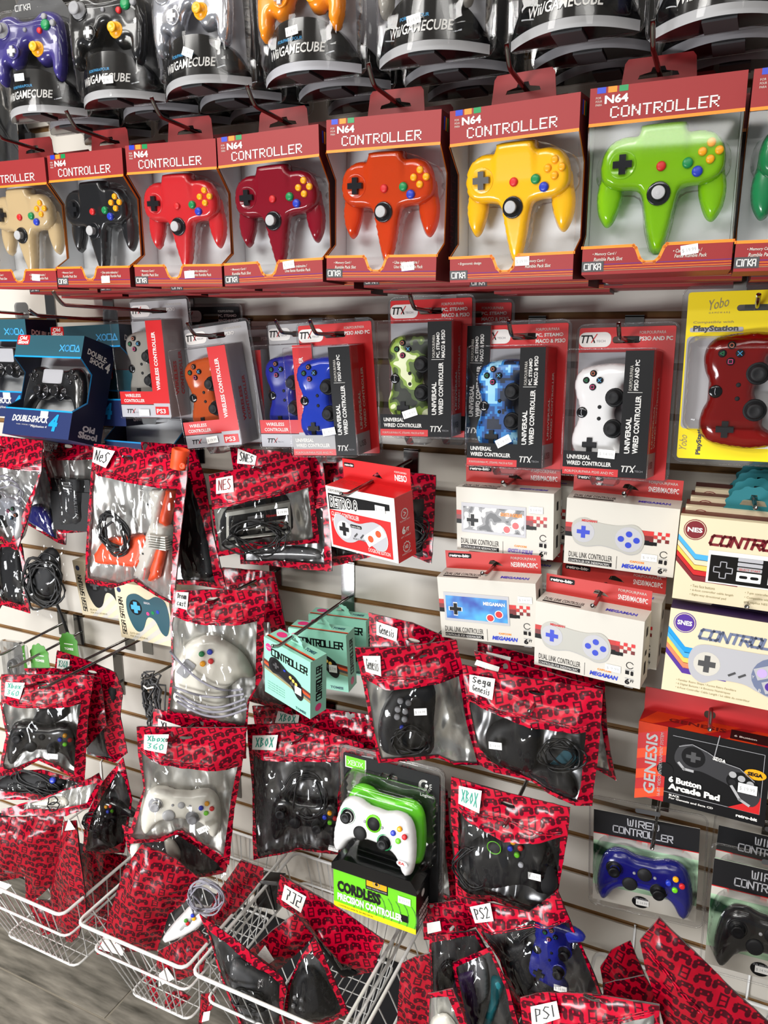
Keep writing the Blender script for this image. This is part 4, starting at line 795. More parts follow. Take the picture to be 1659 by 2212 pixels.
def genesis_box(label, M):
    r = thing('carton_box', label, 'box', M); Wd, Hh, D = .181, .124, .045; x0, x1, z0, z1 = -Wd/2, Wd/2, -Hh/2, Hh/2
    mb = MB(); mb.box(x0, x1, 0, D, z0, z1, 'black'); p = front(mb); xb = x0+.042; p.rect(x0, z0, xb, z1, 'gen_red', 1)
    for i in range(5): p.poly([(x0, z0+i*.034-.006), (xb, z0+i*.034+.01), (xb, z0+i*.034+.024), (x0, z0+i*.034+.01)][:4] if z0+i*.034+.024 < z1 else [(x0, z1-.02), (xb, z1-.006), (xb, z1), (x0, z1)], 'gen_orange', 2)
    p.disc(xb, z0+.054, .012, 'black', 3); q = Panel(mb, lambda u, v, l: (x0+.033-v, -l*.00022, z0+.008+u)); q.text('GENESIS', 0, .004, .1, .017, 'ghost', bold=.02, l=4); q.text('16-BIT VIDEO ENTERTAINMENT SYSTEM', 0, -.004, .105, .0045, 'ghost', l=4)
    p.strokes([[(xb+.008, z1-.012), (x1-.008, z1-.012), (x1-.008, z0+.018), (xb, z0+.018)]], 'lightgrey', .0006)
    P = genesis_art(p, xb+.012, z0+.068, .118, 4, 'charcoal')
    p.strokes([[P(.06, .02), P(.12, -.045), P(.22, -.05)], [P(.68, -.13), P(.78, -.28), P(.88, -.33)]], 'ghost', .004, 7); p.strokes([[P(.05, .25), P(.2, .31), P(.38, .25), P(.55, .16), P(.75, .13), P(.92, 0)]], 'grey', .0012, 7); p.strokes([[P(.46, .22), P(.5, .5)]], 'grey', .0014, 7)
    for u, v in ((.68, .03), (.78, .0), (.88, -.05), (.68, -.07), (.79, -.11), (.9, -.15)): p.disc(*P(u, v), .005, 'ghost' if v > -.06 else 'softblack', 7)
    p.text('SEGA', *P(.44, .17), .018, .006, 'white', -8, .05, l=7); p.poly([(x1-.05, z0+.018), (x1-.008, z0+.018), (x1-.008, z0+.045), (x1-.03, z0+.03)], 'ttxred', 3); p.disc(x1-.018, z1-.045, .0145, 'amber', 5, rz=.008); p.text('SEGA', x1-.028, z1-.048, .02, .006, 'black', bold=.06, l=6)
    p.text('6 Button', xb+.006, z0+.036, .046, .0105, 'white', bold=.05, l=8); p.text('Arcade Pad', xb+.006, z0+.024, .072, .0105, 'white', bold=.05, l=8); p.text('BLACK', xb+.008, z0+.0125, .015, .0035, 'white', bold=.04); p.text('For Genesis and Sega CD', xb+.008, z0+.007, .062, .0042, 'white', bold=.03); p.text('retro-bit', x1-.038, z0+.006, .028, .0052, 'white', bold=.05)
    t = topside(mb, z1); t.rect(x0, 0, x1, D, 'gen_red', 1)
    for i in range(3): t.poly([(x0+i*.07-.02 if i else x0, 0), (x0+i*.07+.02, 0), (min(x1, x0+i*.07+.07), D), (x0+i*.07+.02, D)], 'gen_orange', 2)
    t.text('GENESIS', x0+.04, .018, .08, .012, 'darkred', bold=.02, l=3); t.rect(x1-.055, .004, x1, .034, 'black', 3); t.text('6 Button', x1-.05, .012, .03, .006, 'white', bold=.04, l=4); mb.build('carton', r)
    mb = MB(); holed(mb, [(x0, z1), (x1, z1), (x1, z1+.038), (x0, z1+.038)], [rrect(-.004, z1+.006, .012, z1+.018, .005)], 0, .0008, 'gen_red', y=D-.001); mb.build('hang_flap', r)
    price(r, x1-.026, z0+.055, '19.99', -.003, .025, .015); return r
def cordless_pack(label, M):
    r = thing('blister_pack', label, 'package', M); w, z0, z1 = .1, -.05, .235   # origin: centre of the front face of the lower carton
    mb = MB(); slot = rrect(-.014, .2, .018, .208, .004); holed(mb, rrect(-w+.008, z0-.002, w-.002, z1-.006, .004), [slot], 0, .001, 'softblack', y=.062); p = front(mb, .062)
    p.poly([(-w+.012, z1-.012), (-w+.055, z1-.012), (-w+.055, z1-.03), (-w+.05, z1-.035), (-w+.012, z1-.035)], 'white'); p.poly([(-w+.014, z1-.012), (-w+.053, z1-.012), (-w+.053, z1-.029), (-w+.049, z1-.033), (-w+.014, z1-.033)], 'limegreen', 2); p.glyphs(SQ, 'XBOX', -w+.018, z1-.028, .03, .009, 'white', .0012, l=3)
    p.text('Logitech', w-.038, z1-.054, .028, .008, 'white', bold=.02); p.strokes([[(w-.03+.0085*cos(radians(a)), z1-.03+.0085*sin(radians(a))) for a in range(70, 300, 20)]], 'white', .004); p.disc(w-.026, z1-.03, .003, 'white')
    for a in (-30, 0, 30): p.strokes([[(w-.022+.002*cos(radians(a)), z1-.03+.006*sin(radians(a))), (w-.019+.002*cos(radians(a)), z1-.03+.009*sin(radians(a)))]], 'white', .0014)
    mb.build('back_card', r)
    mb = MB(); e = [(a, .064, b) for a, b in rrect(-w, z0-.004, w+.006, z1+.006, .012)]; mb.prism(rrect(-w, z0-.004, w+.006, z1+.006, .012), .0645, .066, 'film_thick'); mb.tube(e, .003, 'film_shell', 6, True)
    inflate(mb, [(a*1000, b*1000) for a, b in rrect(-w+.01, .04, w-.004, .205, .03)], 40, 30, 'film_shell', .1, 9, .06); mb.build('clear_shell', r)
    x0, x1, a0, a1 = -.082, .082, -.048, .046
    mb = MB(); mb.box(x0, x1, 0, .06, a0, a1-.008, 'black'); p = front(mb); p.rect(x0, a0+.01, x1, a1-.01, 'limegreen', 1); p.rect(x0, a0, x1, a0+.0105, 'yobo_yellow', 2)
    for i in range(9): p.strokes([[(x0+.025+i*.015+.02*cos(t), a0+.028+.05*sin(t)*.6) for t in (-.6, -.2, .2, .6, 1.0)]], 'leafgreen', .002, 2)
    p.text('CORDLESS', x0+.008, a0+.0345, .088, .0235, 'ink', bold=.06, l=4); p.text('PRECISION CONTROLLER', x0+.008, a0+.016, .13, .0155, 'white', bold=.05, l=4); p.rect(x0+.066, a0+.0595, x0+.11, a0+.085, 'black', 3); p.rect(x0+.068, a0+.067, x0+.108, a0+.084, 'amber', 4); p.disc(x0+.088, a0+.0755, .0075, 'olive', 5); p.disc(x0+.088, a0+.0755, .0055, 'amber', 6); p.disc(x0+.088, a0+.0755, .003, 'black', 7); p.rect(x1-.03, a0+.018, x1-.015, a0+.032, 'black', 3)
    p.text('LIQUID CONTROLS SYSTEM', x0+.068, a0+.0615, .04, .0036, 'lightgrey', l=5); p.text('CONTROLE SANS FIL DE PRECISION', x0+.01, a0+.004, .07, .003, 'ink', l=4)
    s = rside(mb, x1)
    for i, t in enumerate(('CORDLESS', 'PRECISION', 'CONTROLLER')): s.text(t, .012, a0+.03-i*.012, .042, .009, 'white', bold=.06)
    s.disc(.03, a1-.03, .007, 'white'); mb.build('carton', r)
    mb = MB(); mb.prism([(x0-.002, a1-.014), (x1+.002, a1-.014), (x1+.002, a1-.004), (x1-.01, a1+.012), (x0+.02, a1+.012), (x0-.002, a1-.002)], -.003, .058, 'gloss_black'); mb.build('black_cradle', r)
    price(r, x0+.142, a0+.062, '39.99', -.0018, .024, .014); return r
def wired_pack(label, M, pr=True):
    r = thing('blister_pack', label, 'package', M, 'clear packs with a green swirl card'); w, z0, z1 = .08, -.085, .085
    mb = MB(); mb.prism([(-w, z0), (w, z0), (w, z1), (-w, z1)], 0, .0008, 'offwhite'); p = front(mb); p.rect(-w, z0+.03, w, z1-.04, 'green_swirl', 1); p.rect(-w, z1-.042, w, z1, 'softblack', 2); p.rect(-w, z1-.0435, w, z1-.042, 'ttxred', 2); p.rect(-w, z1-.056, w, z1-.0435, 'offwhite', 2)
    p.glyphs(SQ, 'WIRED', -.027, z1-.018, .047, .0115, 'lightgrey', .0018, l=3); p.glyphs(SQ, 'CONTROLLER', -.049, z1-.0345, .09, .0115, 'lightgrey', .0018, l=3); p.disc(-.004, z0+.014, .0135, 'black', 3, rz=.011); p.text('DUAL ANALOG', -.014, z0+.019, .02, .003, 'lightgrey', l=4); mb.build('card', r)
    mb = MB(); mb.prism(rrect(-w-.006, z0-.01, w+.01, z1+.024, .012), .0012, .0022, 'film_shell'); mb.tube([(a, 0, b) for a, b in rrect(-w-.006, z0-.01, w+.01, z1+.024, .012)], .0016, 'film_shell', 6, True); mb.prism(rrect(-.016, z1+.007, .022, z1+.015, .003), .0008, .001, 'darkgrey')
    inflate(mb, crom([(a*1.08, b*1.08) for a, b in PAD_OUT['xb']][::2], 4), 30, 12, 'film_shell', .1, 8, 0); mb.build('clear_shell', r)
    if pr: price(r, -.001, z0+.014, '14.99', -.0016, .02, .0105)
    return r
BAGS = {
'b1':{'p':[-1.305,-0.2,1.203],'r':(0,0),'o':[(-90,104),(11,104),(106,102),(95,43),(54,-39),(2,-132),(-47,-115),(-148,-83)],'w':[(-80,49),(2,47),(92,40),(37,-46),(-6,-114),(-45,-100),(-120,-65)],'s':[(-25,-72)],'pad':[(-43,-43)]},
'b2':{'p':[-1.223,-0.13,1.206],'r':(10,0),'o':[(-46,90),(9,90),(72,89),(54,-99),(34,-100),(-35,-109),(-39,-16),(-51,48)],'w':[(-48,48),(5,52),(65,54),(48,-94),(-35,-101),(-36,-16)],'l':[(-45,87),(-9,84),(-12,66),(-44,68)],'box':[(-34,-19),(59,-14),(51,-92),(-30,-96)],'stk':[(-6,2),(61,12),(59,-14),(-31,-19)]},
'b2b':{'p':[-1.333,-0.08,1.155],'r':(0,0),'o':[(-68,118),(57,123),(52,17),(33,-102),(9,-99),(-87,-65)],'w':[(-67,67),(35,75),(12,-92),(-84,-61)],'s':[(-36,-69)],'blob':[(-64,-24),(-34,-18),(-7,-30),(3,-78),(-2,-88),(-50,-71),(-77,-56)]},
'b3':{'p':[-0.981,-0.2,1.153],'r':(0,0),'o':[(-86,154),(17,151),(134,144),(125,92),(101,-22),(81,-137),(37,-125),(-13,-104),(-69,-126),(-138,-124),(-123,-22),(-101,85)],'w':[(-90,103),(5,94),(108,87),(95,18),(75,-131),(44,-122),(-9,-98),(-54,-114),(-128,-112),(-103,33)],'l':[(-81,149),(-29,145),(-41,115),(-86,121)],'g1':[(45,80),(79,85),(58,19),(89,17),(87,-13),(58,-22),(17,-97),(-9,-93),(24,-18),(46,23)],'g2':[(81,84),(105,85),(80,11),(58,19)],'g3':[(52,-25),(70,-25),(54,-76),(46,-90),(23,-96)],'g4':[(-110,-64),(-79,-30),(-38,-20),(21,-9),(23,-26),(10,-61),(-11,-77),(-61,-79),(-105,-81)],'g5':[(99,147),(106,167),(115,179),(131,177),(139,169),(139,155),(128,144),(108,145)],'rb':[(44,0),(85,2)],'cc':[(-37,-12)]},
'b4':{'p':[-0.919,-0.13,1.157],'r':(0,0),'o':[(-100,148),(28,149),(49,87),(61,-14),(86,-123),(20,-123),(-56,-132),(-96,-5)],'w':[(-72,91),(21,90),(36,35),(51,-28),(65,-111),(11,-114),(-73,-126)],'blob':[(-9,70),(24,80),(42,31),(50,-41),(56,-99),(11,-108),(-21,-104)],'oval':[(-1,-69),(11,-57),(27,-60),(41,-91),(37,-105),(21,-110),(5,-95)]},
'b5':{'p':[-0.721,-0.16,1.206],'r':(35,0),'o':[(-92,67),(-14,78),(77,97),(86,27),(96,-63),(34,-64),(-9,-68),(-83,-80),(-89,1)],'w':[(-86,6),(-34,20),(77,39),(84,-54),(23,-58),(-19,-54),(-82,-71)],'l':[(-80,60),(-52,64),(-51,37),(-81,33)],'s':[(30,2)],'nes':[(-65,2),(44,17),(45,-39),(-67,-48)],'blob':[(-82,-18),(-66,5),(-34,28),(26,32),(46,9),(45,-45),(-6,-54),(-71,-65),(-84,-56)],'cc':[(-8,-38)]},
'b6':{'p':[-0.725,-0.1,1.182],'r':(0,0),'o':[(-108,121),(-21,121),(88,115),(102,5),(105,-91),(37,-95),(-35,-97),(-93,-102),(-91,13)],'w':[(-82,0),(90,26),(91,-78),(5,-83),(-83,-95)],'l':[(-89,120),(-47,109),(-52,92),(-91,92)],'blob':[(-54,-70),(6,-57),(70,-55),(79,-71),(5,-82),(-55,-88)],'blob2':[(-76,15),(-31,14),(-37,-50),(-77,-43)]},
'b7':{'p':[-0.543,-0.07,1.19],'r':(0,0),'o':[(-133,91),(-65,102),(20,89),(107,87),(105,10),(102,-69),(64,-59),(-6,-68),(-89,-99),(-130,-96)],'w':[(-119,34),(88,45),(87,-58),(-6,-63),(-98,-80)],'blob':[(-6,26),(57,24),(80,2),(84,-46),(52,-55),(-67,-68),(-82,-38)],'cc':[(72,-18)]},
'b8b':{'p':[-0.789,-0.07,0.909],'r':(0,0),'o':[(-97,146),(25,153),(39,94),(48,38),(40,-41),(59,-142),(-21,-134),(-101,-131)],'w':[(-80,46),(19,53),(27,-44),(44,-120),(-20,-119),(-89,-118)]},
'b8':{'p':[-0.806,-0.2,0.929],'r':(25,0),'o':[(-73,130),(5,132),(90,129),(87,65),(80,-40),(54,-88),(47,-148),(-23,-131),(-100,-114),(-85,-21),(-84,64)],'w':[(-80,82),(-13,74),(75,73),(69,-20),(66,-67),(43,-136),(-22,-119),(-96,-105),(-82,-21)],'l':[(-68,128),(-46,127),(-48,97),(-72,100)],'dc':[(-29,42),(-11,44),(10,37),(46,9),(64,-27),(62,-40),(44,-39),(28,-51),(15,-64),(19,-101),(20,-122),(-6,-113),(-52,-93),(-78,-68),(-83,-34),(-68,9),(-51,32)],'btn':[(-25,15),(-10,19),(-9,1),(-24,-4)],'scr':[(-55,-14)],'ball':[(-72,-73)],'dpad':[(-39,-81)],'cc':[(-19,-64)]},
'b10':{'p':[-0.438,-0.14,0.938],'r':(0,0),'o':[(-90,103),(-10,99),(70,80),(82,-8),(85,-112),(-65,-150),(-83,-23)],'w':[(-74,-21),(69,16),(73,-107),(-61,-140)],'l':[(-74,91),(-34,85),(-35,62),(-74,66)]},
'b9':{'p':[-0.405,-0.2,0.91],'r':(22,0),'o':[(-107,111),(-33,114),(54,128),(68,68),(82,-15),(107,-89),(58,-91),(29,-80),(-14,-87),(-69,-93),(-78,-44),(-96,60)],'w':[(-89,57),(-57,48),(-15,55),(59,68),(74,-15),(94,-86),(58,-89),(29,-74),(-64,-85),(-75,-36)],'l':[(-94,98),(-66,99),(-64,69),(-89,72)],'s':[(-1,15)],'blob':[(-47,35),(-22,47),(20,48),(21,-17),(18,-72),(-35,-78),(-64,-67),(-68,-12)],'btn':[(-33,27),(-20,24),(-37,12),(-25,9),(-38,-1),(-26,-5)],'bl':[(-30,-20)]},
'b12':{'p':[-0.199,-0.12,0.906],'r':(0,0),'o':[(-139,108),(-32,101),(65,87),(77,-10),(95,-83),(68,-73),(-23,-74),(-127,-60)],'w':[(-99,-13),(65,10),(84,-69),(-24,-62),(-97,-52)],'l':[(-123,95),(-82,93),(-83,83),(-123,88)]},
'b12c':{'p':[-0.221,-0.16,0.959],'r':(0,0),'o':[(-110,57),(-1,45),(91,35),(93,-43),(4,-46),(-91,-49)],'l':[(-105,43),(-67,38),(-69,29),(-109,33)]},
'b11':{'p':[-0.219,-0.2,0.896],'r':(5,0),'o':[(-116,116),(-26,111),(94,110),(94,19),(91,-79),(66,-85),(26,-74),(-1,-58),(-59,-57),(-83,-47),(-103,35)],'w':[(-108,59),(-56,55),(-6,43),(75,44),(73,-45),(67,-78),(23,-67),(-18,-50),(-67,-32),(-93,-8)],'l':[(-103,103),(-63,103),(-64,73),(-102,76)],'s':[(-55,3)],'blob':[(-62,28),(-29,46),(4,37),(9,-2),(1,-40),(-32,-44),(-67,-25),(-75,4)],'blob2':[(-8,-42),(24,-24),(60,-42),(65,-74),(26,-65)],'cc':[(42,1)],'tl':[(24,-24),(50,14),(70,0),(59,-24)]},
'b14':{'p':[-1.16,-0.16,0.739],'r':(15,0),'o':[(-83,116),(-1,95),(47,76),(61,35),(50,-24),(59,-110),(29,-136),(-37,-124),(-34,-13),(-92,76)],'w':[(-25,4),(11,15),(15,-79),(23,-128),(-38,-119)],'l':[(-83,99),(-54,98),(-59,73),(-87,76)],'blob':[(-19,-23),(1,-9),(14,-87),(15,-123),(-36,-112)],'blob2':[(21,39),(48,38),(40,-6),(23,-31)]},
'b14b':{'p':[-1.196,-0.2,0.753],'r':(20,0),'o':[(-92,74),(-25,77),(71,59),(76,-48),(19,-113),(-49,-54)]},
'b13':{'p':[-1.213,-0.26,0.707],'r':(30,0),'o':[(-67,135),(27,131),(112,126),(96,54),(73,-114),(52,-103),(21,-80),(-14,-59),(-53,-80),(-99,-89),(-71,2),(-76,62)],'w':[(-73,74),(2,71),(84,68),(73,17),(56,-95),(22,-70),(-14,-53),(-73,-77),(-85,-66),(-66,1)],'l':[(-59,120),(-21,118),(-29,89),(-64,91)],'s':[(24,-38)],'pad':[(0,-17)],'hs':[(-10,48),(7,62),(47,60),(51,37),(17,20),(-16,29)]},
'b19':{'p':[-0.666,-0.055,0.743],'r':(0,0),'o':[(-172,14),(-1,47),(100,55),(115,5),(90,-41),(-158,-84)],'l':[(-106,19),(-55,22),(-57,1),(-110,-5)]},
'b16':{'p':[-0.862,-0.2,0.754],'r':(20,0),'o':[(-84,57),(23,35),(94,21),(92,-40),(-30,-43),(-96,-32)],'l':[(-75,39),(-31,25),(-34,7),(-75,17)]},
'b15':{'p':[-0.869,-0.25,0.643],'r':(30,0),'o':[(-72,161),(21,155),(128,150),(117,76),(97,-30),(83,-143),(62,-116),(23,-89),(-9,-62),(-37,-81),(-73,-82),(-108,-84),(-87,-19),(-67,35),(-73,103)],'w':[(-67,109),(3,93),(108,72),(95,16),(73,-124),(47,-101),(-5,-57),(-55,-73),(-96,-67),(-80,-19),(-64,35)],'l':[(-57,149),(-13,147),(-17,117),(-59,121)],'s':[(41,-41)],'pad':[(0,-10)]},
'b17':{'p':[-0.683,-0.1,0.612],'r':(15,0),'o':[(-120,149),(-10,163),(115,132),(104,37),(85,-121),(63,-120),(-16,-118),(-117,-156),(-113,12)],'w':[(-106,87),(-39,92),(83,103),(67,28),(67,-107),(-18,-116),(-106,-147),(-110,2)],'l':[(-105,132),(-53,139),(-55,112),(-106,103)],'s':[(56,-95)],'pad':[(0,-42)],'wh':[(-50,15)]},
'b18':{'p':[-0.466,-0.07,0.608],'r':(0,0),'o':[(-133,124),(-82,128),(-4,110),(66,83),(70,23),(84,-80),(91,-151),(29,-142),(-134,-103)],'w':[(25,51),(56,48),(77,-141),(34,-134)],'l':[(-125,109),(-84,116),(-84,93),(-128,94)]},
'b20':{'p':[-0.249,-0.2,0.695],'r':(0,0),'o':[(-101,114),(-6,111),(90,113),(89,63),(80,-40),(89,-99),(36,-96),(-22,-92),(-85,-123),(-92,-21),(-101,53)],'w':[(-85,62),(-3,41),(79,62),(79,5),(73,-46),(85,-85),(36,-90),(-16,-78),(-83,-82)],'l':[(-86,105),(-47,108),(-47,74),(-84,77)],'s':[(46,-8)],'blob':[(-61,8),(-27,30),(23,50),(59,35),(77,-3),(79,-36),(54,-49),(27,-43),(-23,-68),(-58,-65),(-67,-29)],'btn':[(9,39),(21,32),(16,18),(5,26)],'bl':[(-21,19)],'bs':[(23,2)],'gr':[(1,-1)],'cc':[(-52,-39)]},
'b21b':{'p':[-0.371,-0.15,0.491],'r':(0,0),'o':[(-45,12),(-10,29),(51,63),(64,9),(-24,-55),(-40,-62)],'l':[(-33,-19),(-7,-1),(-5,-24),(-30,-38)]},
'b21':{'p':[-0.19,-0.22,0.556],'r':(0,0),'o':[(-127,52),(-18,66),(24,119),(53,56),(82,3),(103,-45),(55,-71),(-28,-145),(-61,-44),(-101,0)],'w':[(-101,-2),(-11,56),(46,72),(78,13),(100,-45),(54,-67),(-27,-91),(-68,-31)],'l':[(-113,45),(-80,63),(-71,38),(-103,17)],'s':[(41,-37)],'ps':[(31,-3)],'cc':[(-8,-11)],'blob':[(-58,-23),(-15,6),(-5,-69),(-28,-83)]},
'b25':{'p':[-0.318,-0.2,0.422],'r':(0,0),'o':[(-63,68),(18,114),(40,82),(58,-88),(-58,-189)],'w':[(-59,59),(18,106),(37,76),(50,-83),(-50,-167)],'oval':[(-50,-6),(-35,30),(-17,33),(-12,1),(-23,-29),(-45,-48)],'blob':[(-45,-48),(6,34),(35,30),(42,-74),(-39,-134)]},
'b26':{'p':[-0.26,-0.25,0.453],'r':(0,0),'o':[(-62,52),(-1,105),(32,48),(59,-40),(3,-87),(-33,-83)],'w':[(-55,47),(-1,97),(28,43),(49,-40),(2,-75),(-26,-72)],'blob':[(-54,31),(-27,51),(-14,-12),(-16,-67),(-34,-63)],'tl':[(4,52),(25,49),(17,1),(2,-59),(-9,-64),(3,7)],'blob2':[(-27,59),(-7,79),(-1,14),(-18,-10)]},
'b27':{'p':[-0.307,-0.3,0.438],'r':(0,0),'o':[(-38,42),(3,70),(29,13),(44,-44),(-39,-85)],'w':[(-34,36),(-3,54),(18,8),(30,-46),(-39,-81)],'blob':[(-34,-12),(-6,17),(16,-17),(-18,-66)]},
'b28':{'p':[-0.372,-0.29,0.466],'r':(0,0),'o':[(-24,41),(-1,64),(25,83),(30,10),(28,-80),(-32,-108),(-28,-15)]},
'b22':{'p':[-0.109,-0.32,0.554],'r':(0,0),'o':[(-84,4),(-55,26),(14,54),(103,76),(113,-8),(-36,-100),(-75,-62)],'w':[(-52,-26),(16,16),(98,60),(101,-14),(-30,-90)],'l':[(-67,4),(-31,28),(-23,11),(-61,-21)]},
'b24':{'p':[-0.062,-0.2,0.55],'r':(0,0),'o':[(-34,-4),(-21,32),(5,59),(30,8),(41,-25),(-23,-73)]},
'b24b':{'p':[-0.041,-0.26,0.563],'r':(0,0),'o':[(-42,13),(10,50),(36,11),(36,-29),(-44,-47)]},
'b23':{'p':[0.035,-0.3,0.652],'r':(0,0),'o':[(-53,94),(-7,60),(47,18),(94,-13),(104,-61),(-17,-120),(-42,-45),(-65,13),(-74,50)],'zip1':[(-71,45),(8,-19)],'hole':[(15,16)]},
'g4':{'p':[-1.27,-0.2,0.54],'r':(20,-20),'o':[(-130,18),(-34,30),(67,10),(100,29),(113,5),(24,-17),(-17,-34),(-125,-39)],'w':[(-126,11),(-34,22),(60,6),(90,14),(-7,-21),(-123,-20)],'blob':[(-121,7),(-49,25),(21,14),(22,-3),(-15,-16),(-119,-18)],'bl':[(2,11)]},
'g5':{'p':[-1.217,-0.24,0.539],'r':(20,-20),'o':[(-121,-24),(-31,5),(77,51),(99,46),(71,-11),(24,-30),(-120,-36)],'w':[(-78,-12),(13,21),(88,42),(66,-2),(15,-14),(-66,-20)],'blob':[(-59,-12),(-16,5),(17,7),(19,-12)],'cc':[(-4,-3)]},
'g1':{'p':[-1.301,-0.26,0.361],'r':(15,0),'o':[(-83,114),(96,142),(73,29),(45,-43),(-1,-88),(-17,-82),(-14,-25),(-105,-56)],'l':[(-81,-35),(-45,-47),(-69,-68),(-89,-66)]},
'g2':{'p':[-1.16,-0.28,0.369],'r':(-20,0),'o':[(15,171),(78,205),(84,104),(87,4),(28,-95),(-16,-142),(-50,-161),(-86,-103),(-116,-73),(-52,44)],'l':[(57,201),(87,193),(38,166),(39,180)]},
'g3':{'p':[-1.143,-0.17,0.489],'r':(10,0),'o':[(45,140),(51,93),(59,42),(27,-97),(-28,-110),(-78,-116),(-65,-30),(-17,65)],'w':[(36,111),(46,88),(55,41),(29,-67),(-24,-99),(-68,-108),(-42,-13),(3,61)],'blob':[(25,72),(48,56),(29,-63),(-20,-94),(-63,-98),(-25,-14)]},
'g6':{'p':[-1.19,-0.16,0.281],'r':(0,0),'o':[(-62,63),(17,91),(77,100),(37,-10),(-5,-115),(-70,-140)]},
'g7':{'p':[-1.288,-0.24,0.22],'r':(0,0),'o':[(-62,24),(10,50),(51,13),(19,-35),(-20,-53)]},
'b0':{'p':[-1.465,-0.1,0.949],'r':(0,0),'o':[(-48,86),(50,98),(55,45),(53,-68),(-36,-59),(-80,-110)],'w':[(-17,83),(40,90),(46,44),(41,-47),(-29,-45)],'blob':[(-14,77),(35,83),(40,33),(38,-38),(-23,-37)]},
'h0':{'p':[-0.94,-0.2,0.479],'r':(25,0),'o':[(-102,61),(-52,39),(14,43),(66,20),(110,-21),(102,-52),(41,-64),(-83,-29),(-94,1)],'w':[(-94,39),(-45,35),(11,39),(45,13),(87,-22),(96,-41),(42,-52),(-76,-22),(-90,5)],'blob':[(-90,13),(-66,20),(-76,-22),(-89,-18)],'blob2':[(-20,28),(0,24),(12,-3),(7,-25),(-15,-10)]},
'h1':{'p':[-0.954,-0.28,0.408],'r':(20,0),'o':[(7,139),(71,110),(115,68),(82,9),(50,-17),(20,-106),(-64,-117),(-107,-125),(-87,-59),(-61,2),(-35,80)],'l':[(-79,-68),(-38,-89),(-50,-118),(-98,-104)]},
'h3':{'p':[-0.774,-0.22,0.454],'r':(0,0),'o':[(15,78),(64,76),(65,58),(14,-19),(-38,-93),(-83,-94),(-46,-18)]},
'h4':{'p':[-0.842,-0.3,0.355],'r':(0,0),'o':[(-62,-17),(3,39),(40,72),(62,51),(42,-25),(-21,-71),(-70,-56)],'l':[(-62,-68),(-35,-35),(-20,-58),(-55,-85)]},
'h2':{'p':[-0.795,-0.31,0.48],'r':(25,0),'o':[(78,97),(68,62),(25,-9),(2,-42),(-34,-68),(-76,-90),(-63,-42),(-29,16),(26,69)],'w':[(77,94),(66,62),(24,-7),(1,-40),(-34,-65),(-73,-87),(-62,-42),(-28,14),(26,66)],'pale':[(-68,-71),(-57,-46),(-27,-9),(-8,9),(22,5),(25,-6),(2,-38),(-33,-60)],'btn':[(-19,-15),(-6,-4),(-4,-11),(-16,-21)],'cc':[(18,34)]},
'h5':{'p':[-0.99,-0.24,0.157],'r':(0,0),'o':[(-33,43),(12,32),(17,-8),(10,-50),(-6,-18)]},
'h6':{'p':[-0.906,-0.26,0.184],'r':(0,0),'o':[(-28,5),(12,26),(37,21),(9,-12),(-32,-41)]},
'h7':{'p':[-0.812,-0.28,0.224],'r':(0,0),'o':[(-11,28),(24,48),(18,14),(-9,-35),(-23,-57)],'l':[(-5,-9),(11,1),(6,-24),(-11,-35)]},
'tray':{'p':[-0.774,-0.12,0.373],'r':(0,0),'o':[(-23,26),(29,39),(27,-28),(-34,-38)]},
'k3':{'p':[-0.589,-0.2,0.427],'r':(0,0),'o':[(-96,83),(14,60),(121,21),(99,-54),(34,-96),(-17,-39),(-62,5),(-106,20)],'w':[(-39,-1),(5,-21),(78,-64),(34,-90),(-13,-42)],'l':[(-86,66),(-39,56),(-48,22),(-93,32)],'blob':[(-24,-3),(5,-27),(70,-65),(34,-88),(-10,-40)],'hole':[(6,32)]},
'k2':{'p':[-0.641,-0.26,0.426],'r':(15,0),'o':[(22,67),(57,23),(23,-20),(-17,-69),(-66,-27),(-21,25)],'l':[(-33,-1),(-14,-23),(-28,-44),(-48,-23)]},
'k4':{'p':[-0.567,-0.28,0.387],'r':(15,0),'o':[(1,95),(10,82),(37,11),(62,-52),(24,-84),(-64,-101),(-48,-8),(-25,51)],'w':[(-25,44),(-2,73),(19,37),(49,-43),(17,-77),(-54,-85),(-44,-11)],'blob':[(-35,5),(-6,32),(31,-13),(40,-45),(8,-73),(-40,-63)],'btn':[(-33,-24),(-20,-26),(-36,-42),(-22,-45)]},
'k1':{'p':[-0.673,-0.33,0.404],'r':(15,0),'o':[(-85,114),(-34,80),(0,56),(65,6),(70,-15),(63,-61),(55,-115),(-17,-121),(-48,-21),(-69,70)],'w':[(-76,91),(-38,68),(-4,41),(60,-2),(56,-85),(49,-109),(-13,-113),(-45,-21),(-65,64)],'blob':[(-34,11),(-20,31),(11,18),(55,-11),(53,-85),(-9,-97),(-30,-40)],'cc':[(9,-33)]},
'poly':{'p':[-1.307,-0.14,0.982],'r':(15,0),'o':[(9,88),(55,82),(56,25),(30,-37),(6,-86),(-38,-72),(-82,-32),(-39,26)],'w':[(12,86),(52,80),(52,25),(28,-35),(5,-83),(-36,-70),(-79,-31),(-37,25)],'blob':[(7,74),(41,69),(38,9),(9,-54),(-29,-50),(-51,-21)]},
}# ------------------------------------------------------------------ printed zip pouches (outlines in mm on the pouch's own plane)
